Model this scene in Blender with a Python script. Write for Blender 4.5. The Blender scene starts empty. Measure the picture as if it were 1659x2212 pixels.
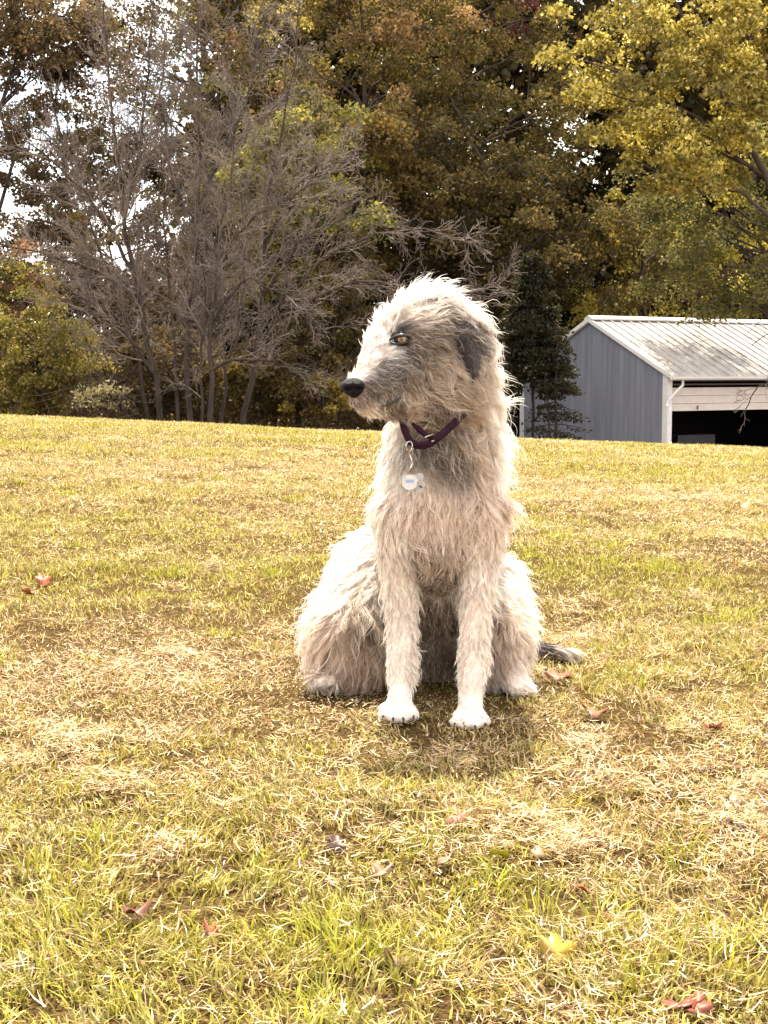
import bpy, math, random
import numpy as np
from mathutils import Vector
from mathutils.kdtree import KDTree

random.seed(7)
rng = np.random.default_rng(7)
scene = bpy.context.scene
COL = scene.collection
R = math.radians

# ------------------------------------------------------------------ camera
EYE = 0.75                      # camera height over the ground the dog sits on
FOC = 3194.0                    # focal length in units of a 1659 x 2212 frame
PITCH = math.atan(306.0 / FOC)
cam_d = bpy.data.cameras.new('camera')
cam = bpy.data.objects.new('camera', cam_d)
COL.objects.link(cam)
cam.location = (0, 0, EYE)
cam.rotation_euler = (R(90) - PITCH, 0, 0)
cam_d.sensor_fit = 'VERTICAL'
cam_d.sensor_height = 24.0
cam_d.lens = 24.0 * FOC / 2212.0
cam_d.clip_start = 0.05
cam_d.clip_end = 2000
scene.camera = cam
scene.render.resolution_x, scene.render.resolution_y = 768, 1024

# ------------------------------------------------------------------ light
SUN_EL, SUN_AZ = 61.0, -5.0    # degrees; azimuth clockwise from +Y
sd = bpy.data.lights.new('sun', 'SUN')
sun = bpy.data.objects.new('sun', sd)
COL.objects.link(sun)
sd.energy = 5.0
sd.angle = R(0.55)
sd.color = (1.0, 0.925, 0.78)
sv = Vector((math.sin(R(SUN_AZ)) * math.cos(R(SUN_EL)), math.cos(R(SUN_AZ)) * math.cos(R(SUN_EL)), math.sin(R(SUN_EL))))
sun.rotation_euler = sv.to_track_quat('Z', 'Y').to_euler()
sun.location = (0, 0, 30)

world = bpy.data.worlds.new('World')
scene.world = world
world.use_nodes = True
nt = world.node_tree
nt.nodes.clear()
wo = nt.nodes.new('ShaderNodeOutputWorld')
bg = nt.nodes.new('ShaderNodeBackground')
sky = nt.nodes.new('ShaderNodeTexSky')
sky.sky_type = 'NISHITA'
sky.sun_disc = False
sky.sun_elevation = R(SUN_EL)
sky.sun_rotation = R(SUN_AZ)
sky.dust_density = 2.0
tc = nt.nodes.new('ShaderNodeTexCoord')
mp = nt.nodes.new('ShaderNodeMapping')
mp.inputs['Scale'].default_value = (1, 1, 2.2)
cn = nt.nodes.new('ShaderNodeTexNoise')
cn.inputs['Scale'].default_value = 3.4
cn.inputs['Detail'].default_value = 7
cn.inputs['Roughness'].default_value = 0.6
cr = nt.nodes.new('ShaderNodeValToRGB')
cr.color_ramp.elements[0].position = 0.38
cr.color_ramp.elements[1].position = 0.55
mx = nt.nodes.new('ShaderNodeMix')
mx.data_type = 'RGBA'
mx.inputs['B'].default_value = (8.8, 8.3, 7.8, 1)       # sunlit cloud
nt.links.new(tc.outputs['Generated'], mp.inputs['Vector'])
nt.links.new(mp.outputs['Vector'], cn.inputs['Vector'])
nt.links.new(cn.outputs['Fac'], cr.inputs['Fac'])
nt.links.new(cr.outputs['Color'], mx.inputs['Factor'])
nt.links.new(sky.outputs['Color'], mx.inputs['A'])
nt.links.new(mx.outputs['Result'], bg.inputs['Color'])
bg.inputs['Strength'].default_value = 0.14
nt.links.new(bg.outputs['Background'], wo.inputs['Surface'])

scene.view_settings.view_transform = 'Standard'
scene.view_settings.look = 'None'
scene.view_settings.exposure = 1.50
scene.view_settings.gamma = 1.0
scene.view_settings.use_curve_mapping = False

scene.render.engine = 'CYCLES'
cy = scene.cycles
cy.max_bounces = 8
cy.diffuse_bounces = 5
cy.glossy_bounces = 3
cy.transmission_bounces = 6
cy.transparent_max_bounces = 16
cy.use_denoising = True
try:
    scene.cycles_curves.shape = 'RIBBONS'
    scene.cycles_curves.subdivisions = 2
except Exception:
    pass

# ------------------------------------------------------------------ helpers
_c, _s = math.cos(PITCH), math.sin(PITCH)


def W(px, py, Y):
    """World point seen at px, py of a 1659 x 2212 frame, at distance Y (works on arrays)."""
    px, py, Y = np.asarray(px, float), np.asarray(py, float), np.asarray(Y, float)
    u = (px - 829.5) / FOC
    v = (1106.0 - py) / FOC
    dy = _c + v * _s
    dz = -_s + v * _c
    k = Y / dy
    return np.stack(np.broadcast_arrays(u * k, Y + 0 * px, EYE + dz * k), -1)


_T = np.random.default_rng(99).random((256, 256))


def noise2(x, y, s=1.0, seed=0):
    x = np.asarray(x, float) * s + seed * 17.31
    y = np.asarray(y, float) * s + seed * 9.77
    ix, iy = np.floor(x).astype(int), np.floor(y).astype(int)
    fx, fy = x - ix, y - iy
    fx, fy = fx * fx * (3 - 2 * fx), fy * fy * (3 - 2 * fy)
    a = _T[ix & 255, iy & 255]; b = _T[(ix + 1) & 255, iy & 255]
    c = _T[ix & 255, (iy + 1) & 255]; d = _T[(ix + 1) & 255, (iy + 1) & 255]
    return (a * (1 - fx) + b * fx) * (1 - fy) + (c * (1 - fx) + d * fx) * fy


def fbm(x, y, s, seed=0, o=3):
    t, a, n = 0, 1, 0
    for k in range(o):
        t = t + a * noise2(x, y, s * 2 ** k, seed + k)
        n += a
        a *= 0.5
    return t / n


def ground_z(x, y):
    x, y = np.asarray(x, float), np.asarray(y, float)
    lat = np.clip((y - 3.5) / 11.0, 0, 1)
    lat = lat * lat * (3 - 2 * lat)
    xs = 13 * np.tanh(x / 13)
    z = -0.045 * xs * lat
    t = (y - 18.0) / 1.6
    z = z - 0.066 * 1.6 * np.logaddexp(0, np.clip(t, -40, 700)) * 1.0
    z = z + 0.066 * np.clip(y - 52, 0, None) + 0.05 * np.clip((y - 9) / 7, 0, 1)
    near = np.exp(-((x / 0.7) ** 2 + ((y - 3.3) / 0.7) ** 2))
    bump = (fbm(x, y, 0.9, 3) - 0.5) * 0.06 + (fbm(x, y, 5.0, 8, 2) - 0.5) * 0.022
    return z + bump * (1 - near) * np.clip(1.2 - y / 60, 0.2, 1)


def link(o, parent=None, **kw):
    COL.objects.link(o)
    if parent is not None:
        o.parent = parent
    for k, v in kw.items():
        if v:
            o[k] = v
    return o


def obj(name, me, mat=None, parent=None, **kw):
    if mat is not None and len(me.materials) == 0:
        me.materials.append(mat)
    return link(bpy.data.objects.new(name, me), parent, **kw)


def empty(name, loc, **kw):
    o = bpy.data.objects.new(name, None)
    o.location = tuple(loc)
    o.empty_display_size = 0.1
    return link(o, None, **kw)


def mesh_np(name, V, F, smooth=False, color=None, cdomain='POINT'):
    """V (n,3), F (m,k) with k constant, or a list of such arrays."""
    me = bpy.data.meshes.new(name)
    Fs = F if isinstance(F, list) else [F]
    Fs = [f for f in Fs if len(f)]
    V = np.ascontiguousarray(V, dtype=np.float32)
    me.vertices.add(len(V))
    me.vertices.foreach_set('co', V.ravel())
    tot = sum(f.size for f in Fs)
    n = sum(len(f) for f in Fs)
    me.loops.add(tot)
    me.loops.foreach_set('vertex_index', np.concatenate([f.ravel() for f in Fs]).astype(np.int32))
    me.polygons.add(n)
    sizes = np.concatenate([np.full(len(f), f.shape[1]) for f in Fs])
    st = np.concatenate([[0], np.cumsum(sizes)[:-1]]).astype(np.int32)
    me.polygons.foreach_set('loop_start', st)
    if smooth:
        me.polygons.foreach_set('use_smooth', np.ones(n, bool))
    if color is not None:
        a = me.attributes.new('col', 'FLOAT_COLOR', cdomain)
        c = np.ones((len(color), 4), np.float32)
        c[:, :3] = color
        a.data.foreach_set('color', c.ravel())
    me.update(calc_edges=True)
    return me


class MB:
    """Collects simple solids into one mesh."""
    def __init__(s):
        s.V, s.F = [], []

    def add(s, v, f):
        n = len(s.V)
        s.V += [tuple(map(float, p)) for p in v]
        s.F += [tuple(i + n for i in q) for q in f]

    def hexa(s, b, t):
        """b, t: four bottom and four top points, counterclockwise."""
        s.add(list(b) + list(t), [(3, 2, 1, 0), (4, 5, 6, 7), (0, 1, 5, 4), (1, 2, 6, 5), (2, 3, 7, 6), (3, 0, 4, 7)])

    def box(s, a, b):
        x0, y0, z0 = a
        x1, y1, z1 = b
        s.hexa([(x0, y0, z0), (x1, y0, z0), (x1, y1, z0), (x0, y1, z0)],
               [(x0, y0, z1), (x1, y0, z1), (x1, y1, z1), (x0, y1, z1)])

    def tube(s, pts, rad, n=8):
        V, F = tube_geo([np.array(pts, float)], [np.array(rad, float) if not np.isscalar(rad) else np.full(len(pts), rad)], n)
        s.add(V, [tuple(int(i) for i in f) for f in F])
        k = len(s.V) - len(V)
        s.F.append(tuple(k + i for i in range(n))[::-1])
        s.F.append(tuple(len(s.V) - n + i for i in range(n)))

    def mesh(s, name, smooth=False):
        me = bpy.data.meshes.new(name)
        me.from_pydata(s.V, [], s.F)
        if smooth:
            me.polygons.foreach_set('use_smooth', np.ones(len(s.F), bool))
        me.update()
        return me


def tube_geo(P, Rr, n=4):
    """Tubes round a list of polylines, grouped by their length, vectorised."""
    groups = {}
    for p, r in zip(P, Rr):
        groups.setdefault(len(p), []).append((p, r))
    VV, FF, off = [], [], 0
    ang = np.linspace(0, 2 * np.pi, n, endpoint=False)
    for k, lst in groups.items():
        p = np.array([a for a, _ in lst], float)
        r = np.array([b for _, b in lst], float)
        t = np.gradient(p, axis=1)
        t /= np.linalg.norm(t, axis=2, keepdims=True) + 1e-9
        m = t.mean(1)
        ref = np.where(np.abs(m[:, 2:3]) > 0.8 * np.linalg.norm(m, axis=1, keepdims=True), np.array([[1.0, 0.13, 0]]), np.array([[0.05, 0.1, 1.0]]))
        u = np.cross(t, ref[:, None, :])
        u /= np.linalg.norm(u, axis=2, keepdims=True) + 1e-9
        v = np.cross(t, u)
        ring = p[:, :, None, :] + r[:, :, None, None] * (u[:, :, None, :] * np.cos(ang)[None, None, :, None] + v[:, :, None, :] * np.sin(ang)[None, None, :, None])
        B = len(lst)
        VV.append(ring.reshape(-1, 3))
        b = np.arange(B)[:, None, None] * (k * n)
        i = np.arange(k - 1)[None, :, None] * n
        j = np.arange(n)[None, None, :]
        j2 = (j + 1) % n
        f = np.stack([b + i + j, b + i + n + j, b + i + n + j2, b + i + j2], -1).reshape(-1, 4) + off
        FF.append(f)
        off += B * k * n
    return np.concatenate(VV), np.concatenate(FF)


# ------------------------------------------------------------------ materials
def mat_new(name):
    m = bpy.data.materials.new(name)
    m.use_nodes = True
    m.node_tree.nodes.clear()
    return m, m.node_tree


def principled(name, color, rough=0.6, metallic=0.0, noise_amt=0.0, noise_scale=6.0, bump=0.0, bump_scale=30, color2=None, spec=0.5, stretch=(1, 1, 1)):
    m, t = mat_new(name)
    o = t.nodes.new('ShaderNodeOutputMaterial')
    b = t.nodes.new('ShaderNodeBsdfPrincipled')
    b.inputs['Roughness'].default_value = rough
    b.inputs['Metallic'].default_value = metallic
    b.inputs['Specular IOR Level'].default_value = spec
    b.inputs['Base Color'].default_value = (*color, 1)
    t.links.new(b.outputs[0], o.inputs[0])
    tcn = t.nodes.new('ShaderNodeTexCoord')
    mpn = t.nodes.new('ShaderNodeMapping')
    mpn.inputs['Scale'].default_value = stretch
    t.links.new(tcn.outputs['Object'], mpn.inputs['Vector'])
    if noise_amt > 0:
        n = t.nodes.new('ShaderNodeTexNoise')
        n.inputs['Scale'].default_value = noise_scale
        n.inputs['Detail'].default_value = 6
        n.inputs['Roughness'].default_value = 0.65
        t.links.new(mpn.outputs[0], n.inputs['Vector'])
        rp = t.nodes.new('ShaderNodeValToRGB')
        rp.color_ramp.elements[0].position = 0.35
        rp.color_ramp.elements[1].position = 0.68
        c2 = color2 or tuple(c * (1 - noise_amt) for c in color)
        rp.color_ramp.elements[0].color = (*c2, 1)
        rp.color_ramp.elements[1].color = (*color, 1)
        t.links.new(n.outputs['Fac'], rp.inputs['Fac'])
        t.links.new(rp.outputs['Color'], b.inputs['Base Color'])
    if bump > 0:
        n2 = t.nodes.new('ShaderNodeTexNoise')
        n2.inputs['Scale'].default_value = bump_scale
        n2.inputs['Detail'].default_value = 5
        t.links.new(mpn.outputs[0], n2.inputs['Vector'])
        bp = t.nodes.new('ShaderNodeBump')
        bp.inputs['Strength'].default_value = bump
        bp.inputs['Distance'].default_value = 0.01
        t.links.new(n2.outputs['Fac'], bp.inputs['Height'])
        t.links.new(bp.outputs[0], b.inputs['Normal'])
    return m


def leaf_mat(name, trans=0.45, gloss=0.06, rough=0.45, attr='col'):
    """Thin blades and leaves: colour from the mesh, part of the light passes through."""
    m, t = mat_new(name)
    o = t.nodes.new('ShaderNodeOutputMaterial')
    a = t.nodes.new('ShaderNodeAttribute')
    a.attribute_name = attr
    d = t.nodes.new('ShaderNodeBsdfDiffuse')
    tr = t.nodes.new('ShaderNodeBsdfTranslucent')
    g = t.nodes.new('ShaderNodeBsdfGlossy')
    g.inputs['Roughness'].default_value = rough
    m1 = t.nodes.new('ShaderNodeMixShader')
    m1.inputs[0].default_value = trans
    m2 = t.nodes.new('ShaderNodeMixShader')
    m2.inputs[0].default_value = gloss
    t.links.new(a.outputs['Color'], d.inputs['Color'])
    t.links.new(a.outputs['Color'], tr.inputs['Color'])
    t.links.new(d.outputs[0], m1.inputs[1])
    t.links.new(tr.outputs[0], m1.inputs[2])
    t.links.new(m1.outputs[0], m2.inputs[1])
    t.links.new(g.outputs[0], m2.inputs[2])
    t.links.new(m2.outputs[0], o.inputs[0])
    return m


M_grass = leaf_mat('grass_blades', 0.30, 0.03, 0.5)
M_leaf = leaf_mat('tree_leaves', 0.50, 0.02, 0.5)
M_litter = leaf_mat('fallen_leaf', 0.25, 0.05, 0.5)
M_bark = principled('bark_brown', (0.085, 0.06, 0.048), 0.9, noise_amt=0.5, noise_scale=5, bump=0.8, bump_scale=14, stretch=(1, 1, 0.25), spec=0.2)
M_stem = principled('bark_shaded_grey', (0.085, 0.062, 0.048), 0.9, noise_amt=0.6, noise_scale=4, bump=1.0, bump_scale=18, stretch=(1, 1, 0.3), spec=0.2)  # stem bark darkened to carry the shadow low on the trees
M_twig = principled('bark_sunlit_grey', (0.29, 0.225, 0.18), 0.85, noise_amt=0.75, noise_scale=1.3, bump=0.5, bump_scale=20, stretch=(1, 1, 0.3), spec=0.25)  # twig bark lightened to stand in for sunlit highlights

# ------------------------------------------------------------------ ground
m, t = mat_new('lawn_soil')
o = t.nodes.new('ShaderNodeOutputMaterial')
b = t.nodes.new('ShaderNodeBsdfDiffuse')
g = t.nodes.new('ShaderNodeNewGeometry')
n1 = t.nodes.new('ShaderNodeTexNoise'); n1.inputs['Scale'].default_value = 3.0; n1.inputs['Detail'].default_value = 8
n2 = t.nodes.new('ShaderNodeTexNoise'); n2.inputs['Scale'].default_value = 160.0; n2.inputs['Detail'].default_value = 4
r1 = t.nodes.new('ShaderNodeValToRGB'); r1.color_ramp.elements[0].color = (0.085, 0.055, 0.02, 1); r1.color_ramp.elements[1].color = (0.14, 0.09, 0.04, 1)
r2 = t.nodes.new('ShaderNodeValToRGB'); r2.color_ramp.elements[0].color = (0.25, 0.22, 0.2, 1); r2.color_ramp.elements[0].position = 0.35; r2.color_ramp.elements[1].position = 0.62
mm = t.nodes.new('ShaderNodeMix'); mm.data_type = 'RGBA'; mm.blend_type = 'MULTIPLY'; mm.inputs['Factor'].default_value = 1
for nn in (n1, n2):
    t.links.new(g.outputs['Position'], nn.inputs['Vector'])
t.links.new(n1.outputs['Fac'], r1.inputs['Fac'])
t.links.new(n2.outputs['Fac'], r2.inputs['Fac'])
t.links.new(r1.outputs[0], mm.inputs['A']); t.links.new(r2.outputs[0], mm.inputs['B'])
t.links.new(mm.outputs['Result'], b.inputs['Color'])
bp = t.nodes.new('ShaderNodeBump'); bp.inputs['Distance'].default_value = 0.01
t.links.new(n2.outputs['Fac'], bp.inputs['Height']); t.links.new(bp.outputs[0], b.inputs['Normal'])
t.links.new(b.outputs[0], o.inputs[0])
M_soil = m

ys = np.concatenate([np.linspace(-30, 0, 12)[:-1], np.linspace(0, 8, 115)[:-1], np.linspace(8, 24, 90)[:-1], np.linspace(24, 60, 60)[:-1], np.geomspace(60, 900, 26)])
us = np.concatenate([np.linspace(-1, -0.12, 50)[:-1], np.linspace(-0.12, 0.12, 120), np.linspace(0.12, 1, 50)[1:]])
YY, UU = np.meshgrid(ys, us, indexing='ij')
half = 14 + np.abs(YY) * 1.1
XX = UU * half
ZZ = ground_z(XX, YY)
nr, nc = XX.shape
idx = np.arange(nr * nc).reshape(nr, nc)
Fg = np.stack([idx[:-1, :-1], idx[:-1, 1:], idx[1:, 1:], idx[1:, :-1]], -1).reshape(-1, 4)
obj('ground', mesh_np('ground', np.stack([XX, YY, ZZ], -1).reshape(-1, 3), Fg, True), M_soil, kind='structure')

# ------------------------------------------------------------------ grass
GREEN = np.array([[0.42, 0.385, 0.05], [0.52, 0.475, 0.07], [0.32, 0.30, 0.04], [0.65, 0.56, 0.15], [0.26, 0.21, 0.045]])
STRAW = np.array([[0.66, 0.46, 0.20], [0.74, 0.56, 0.31], [0.56, 0.34, 0.15], [0.46, 0.25, 0.12], [0.80, 0.66, 0.45], [0.26, 0.13, 0.06]])


def sample_field(y0, y1, dens, margin=1.45):
    k = 0.2597 * margin
    area = k * (y1 ** 2 - y0 ** 2) + 0.5 * (y1 - y0)
    n = int(area * dens)
    y = np.sqrt(rng.random(n) * (y1 ** 2 - y0 ** 2) + y0 ** 2)
    x = (rng.random(n) * 2 - 1) * (k * y + 0.25)
    return x, y


def dryness(x, y):
    """0 lush green .. 1 dry straw; patches and swathes left by the mower."""
    sw = noise2(x * 0.55, y, 1.6, 21)
    d = 0.55 * fbm(x, y * 0.8, 1.15, 5, 3) + 0.35 * sw + 0.28 * fbm(x, y, 6.0, 12, 2)
    d = (d - 0.59) * 1.6 + 0.57 + (noise2(x, y, 14.0, 77) - 0.5) * 0.5
    # greener to the right of the dog and along the near left, drier left of it
    d -= 0.30 * np.exp(-(((x - 0.75) / 0.55) ** 2 + ((y - 5.2) / 1.8) ** 2))
    d += 0.25 * np.exp(-(((x + 0.8) / 0.55) ** 2 + ((y - 3.5) / 1.0) ** 2))
    d += 0.15 * np.exp(-(((x - 0.5) / 0.3) ** 2 + ((y - 4.1) / 0.4) ** 2))
    d -= 0.35 * np.exp(-(((x + 0.08) / 0.20) ** 2 + ((y - 1.95) / 0.22) ** 2))
    d -= 0.22 * np.clip((y - 9) / 6, 0, 1)
    d += 0.07 * np.exp(-((y - 2.7) / 0.45) ** 2)
    return np.clip(d, 0, 1)


def blades(x, y, z0, L, wdt, az, lean, bend, color, simple=False):
    """Three level blades; lean = angle from vertical at the root, bend = extra angle at the tip."""
    n = len(x)
    ca, sa = np.cos(az), np.sin(az)
    l1, l2 = 0.45 * L, 0.55 * L
    a1, a2 = lean, lean + bend
    side_a = az + np.pi / 2 + (rng.random(n) - 0.5) * 1.6
    w = np.stack([np.cos(side_a), np.sin(side_a), (rng.random(n) - 0.5) * 0.5], -1) * (wdt / 2)[:, None]
    p0 = np.stack([x, y, z0], -1)
    p1 = p0 + np.stack([ca * np.sin(a1), sa * np.sin(a1), np.cos(a1)], -1) * l1[:, None]
    az2 = az + (rng.random(n) - 0.5) * 0.6
    p2 = p1 + np.stack([np.cos(az2) * np.sin(a2), np.sin(az2) * np.sin(a2), np.cos(a2)], -1) * l2[:, None]
    gz = ground_z(p2[:, 0], p2[:, 1]) + 0.002
    p2[:, 2] = np.maximum(p2[:, 2], gz)
    if simple:
        V = np.stack([p0 - w * 1.15, p0 + w * 1.15, p2], 1).reshape(-1, 3)
        return V, np.zeros((0, 4), int), np.arange(n * 3).reshape(n, 3), np.repeat(color, 3, 0)
    V = np.stack([p0 - w, p0 + w, p1 - w * 0.85, p1 + w * 0.85, p2], 1).reshape(-1, 3)
    i = np.arange(n)[:, None] * 5
    Q = np.concatenate([i, i + 1, i + 3, i + 2], 1)
    T = np.concatenate([i + 2, i + 3, i + 4], 1)
    C = np.repeat(color, 5, 0)
    return V, Q, T, C


Vs, Qs, Ts, Cs = [], [], [], []
_off = 0


def push(res):
    global _off
    V, Q, T, C = res
    Vs.append(V); Qs.append(Q + _off); Ts.append(T + _off); Cs.append(C)
    _off += len(V)


def pick(pal, n, p=None):
    c = pal[rng.choice(len(pal), n, p=p)]
    return c * (0.36 + 0.86 * rng.random((n, 1)))


for (y0, y1, dens) in ((1.25, 2.6, 31000), (2.6, 4.2, 20000), (4.2, 7.5, 7200), (7.5, 12, 6200), (12, 20.0, 3500)):
    x, y = sample_field(y0, y1, dens)
    hollow = noise2(x, y * 0.8, 13.0, 91) * 0.6 + noise2(x, y, 31.0, 92) * 0.4
    kp = rng.random(len(x)) < np.clip((hollow - 0.30) * 7, 0.18, 1)
    x, y = x[kp], y[kp]
    n = len(x)
    D = dryness(x, y)
    clump = noise2(x, y, 22.0, 31)
    hl = noise2(x, y, 3.0, 41)
    z = ground_z(x, y)
    thin = np.maximum(0.0021, y * 0.00050)
    isg = rng.random(n) > 0.19 + 0.55 * D          # living blades
    lying = (~isg) & (rng.random(n) < 0.62)
    L = 0.62 * np.where(isg, 0.028 + 0.035 * rng.random(n) + 0.02 * (1 - D) * clump, 0.028 + 0.04 * rng.random(n))
    L = np.where(lying, 0.017 + 0.027 * rng.random(n) ** 1.5, L)
    L *= 0.6 + 0.6 * hl
    if y0 > 7:
        L = L * 1.35
    wd = thin * np.where(isg, 1.1 + 0.7 * rng.random(n), 0.75 + 0.5 * rng.random(n))
    az = rng.random(n) * 2 * np.pi
    az = np.where(isg, az * 0.6 + noise2(x, y, 9, 51) * 5.0, az)
    lean = np.where(isg, 0.1 + 0.6 * rng.random(n), 0.4 + 0.8 * rng.random(n))
    lean = np.where(lying, 1.2 + 0.4 * rng.random(n), lean)
    bend = np.where(lying, (rng.random(n) - 0.5) * 0.7, 0.2 + 0.8 * rng.random(n))
    z = z + np.where(lying, 0.028 * rng.random(n) * (0.4 + 0.9 * noise2(x, y, 7, 61)), -0.003)
    cg, cs = pick(GREEN, n), pick(STRAW, n)
    mixf = np.clip(D * 0.9 + 0.35 * (rng.random(n) - 0.5), 0, 1)[:, None] * 0.55
    c = np.where(isg[:, None], cg * (1 - mixf) + cs * mixf, cs)
    # the sward stays short under the dog
    under = (np.abs(x - 0.02) < 0.26) & (y > 3.2) & (y < 3.9)
    L = np.where(under, L * 0.45, L)
    push(blades(x, y, z, L, wd, az, lean, bend, c, y0 > 7))

# swathes and little heaps of cut hay
for k in range(520):
    yy = 2.2 + 15 * rng.random() ** 1.5
    xx = (rng.random() * 2 - 1) * (0.33 * yy + 0.2)
    if abs(xx - 0.02) < 0.36 and 2.8 < yy < 4.1:
        continue
    if dryness(np.array([xx]), np.array([yy]))[0] < 0.42:
        continue
    n = int((100 if yy < 5 else 60) * (0.4 + rng.random()))
    ln = 0.03 + 0.10 * rng.random() * (1 if yy < 6 else 1.8)
    wd2 = 0.03 + 0.04 * rng.random()
    a0 = (rng.random() - 0.5) * 2.0
    t_ = rng.normal(0, 0.5, n) * ln
    s_ = rng.normal(0, 0.5, n) * wd2
    x = xx + t_ * math.cos(a0) - s_ * math.sin(a0)
    y = yy + t_ * math.sin(a0) + s_ * math.cos(a0)
    hh = 0.045 * np.exp(-(t_ / ln) ** 2 - (s_ / wd2) ** 2)
    z = ground_z(x, y) + 0.01 + hh * rng.random(n)
    L = 0.017 + 0.030 * rng.random(n)
    c = pick(STRAW, n, [0.22, 0.26, 0.14, 0.12, 0.2, 0.06])
    az = a0 + rng.normal(0, 1.3, n) + np.pi * (rng.random(n) > 0.5)
    push(blades(x, y, z, L, np.maximum(0.0019, y * 0.00046) * (0.8 + 0.5 * rng.random(n)), az, 1.25 + 0.4 * rng.random(n), (rng.random(n) - 0.5) * 0.9, c))

# taller bright green tufts
tufts = [(W(px, py, d)[0], d, s) for px, py, d, s in
         ((770, 0, 1.92, 1.0), (730, 0, 1.85, 1.1), (690, 0, 1.96, 0.8), (1180, 0, 2.0, 0.8), (1350, 0, 1.95, 0.9), (1560, 0, 1.86, 1.0), (980, 0, 2.02, 0.7),
          (1060, 0, 2.1, 0.7), (60, 0, 2.15, 0.9), (200, 0, 2.3, 0.7), (350, 0, 5.3, 1.2), (1320, 0, 3.85, 0.9), (1560, 0, 4.2, 1.1), (1620, 0, 4.3, 1.0), (1500, 0, 2.2, 0.6),
          (1220, 0, 6.6, 1.2), (1330, 0, 6.3, 1.2), (1450, 0, 5.6, 1.1), (1120, 0, 2.45, 0.7), (130, 0, 2.0, 0.7), (420, 0, 3.4, 0.7), (900, 0, 2.25, 0.6))]
for k in range(150):
    yy = 1.7 + 12 * rng.random() ** 1.3
    tufts.append(((rng.random() * 2 - 1) * (0.3 * yy), yy, 0.4 + 0.5 * rng.random()))
for (tx, ty, s) in tufts:
    tx = float(tx)
    if abs(tx) < 0.42 and 2.5 < ty < 4.2:
        continue
    n = int(60 * s)
    x = tx + rng.normal(0, 0.034 * s, n)
    y = ty + rng.normal(0, 0.034 * s, n)
    L = (0.036 + 0.040 * rng.random(n)) * s
    az = np.arctan2(y - ty, x - tx) + rng.normal(0, 0.6, n)
    c = pick(np.array([[0.40, 0.40, 0.03], [0.52, 0.48, 0.05], [0.30, 0.30, 0.03]]), n)
    push(blades(x, y, ground_z(x, y) - 0.004, L, np.maximum(0.0030, ty * 0.0006) * (0.7 + 0.6 * rng.random(n)), az, 0.1 + 0.5 * rng.random(n), 0.2 + 0.5 * rng.random(n), c))

me = mesh_np('grass', np.concatenate(Vs), [np.concatenate(Qs), np.concatenate(Ts)], False, np.concatenate(Cs))
obj('grass', me, M_grass, kind='stuff', label='mown grass mixed with dry straw, green tufts and hay', category='grass')
n_grass = sum(len(q) * 3 for q in Qs)
del Vs, Qs, Ts, Cs


# ------------------------------------------------------------------ fallen leaves
def fallen_leaf(px, py, d, size, col, lobes, label, tilt=0.35):
    p = W(px, py, d)
    x, y = float(p[0]), float(d)
    rr = random.Random(int(px * 7 + py))
    col = tuple(c * f for c, f in zip(col, (0.72, 0.58, 0.45)))
    n = 22
    V, C = [(0, 0, 0)], [col]
    for k in range(n):
        a = 2 * math.pi * k / n
        if lobes:
            r = size * (0.58 + 0.42 * abs(math.cos(a * lobes / 2)) ** 1.5) * (0.9 + 0.2 * rr.random())
        else:
            r = size * (0.55 / math.sqrt((0.55 * math.cos(a)) ** 2 + math.sin(a) ** 2)) * (0.95 + 0.1 * rr.random())
        xx, yy = r * math.cos(a), r * math.sin(a)
        V.append((xx, yy, 0.55 * size * (yy / size) ** 2 + 0.25 * size * math.sin(3 * a + 1) * (r / size) ** 2 - 0.06 * size))
        s = 0.75 + 0.4 * rr.random()
        C.append(tuple(c * s for c in col))
    F = np.array([(0, 1 + k, 1 + (k + 1) % n) for k in range(n)])
    me = mesh_np('fallen_leaf', np.array(V), F, True, np.array(C))
    o = obj('fallen_leaf', me, M_litter, None, label=label, category='leaf', group='fallen leaves lying in the grass')
    sol = o.modifiers.new('thickness', 'SOLIDIFY'); sol.thickness = 0.0006
    o.location = (x, y, float(ground_z(x, y)) + 0.018)
    o.rotation_euler = (tilt + rr.uniform(-.3, .3), rr.uniform(-.35, .35), rr.uniform(0, 6.28))
    st = MB()
    st.tube([(-size * 0.5, 0, 0.0), (-size * 1.0, 0.004, -0.002), (-size * 1.35, 0.002, -0.006)], 0.0009, 5)
    obj('stem', st.mesh('stem'), M_twig, o)


def g_depth(py):
    """Distance at which level ground shows at py."""
    lo = math.atan((py - 1106) / FOC) + PITCH
    return EYE / math.tan(lo)


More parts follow.
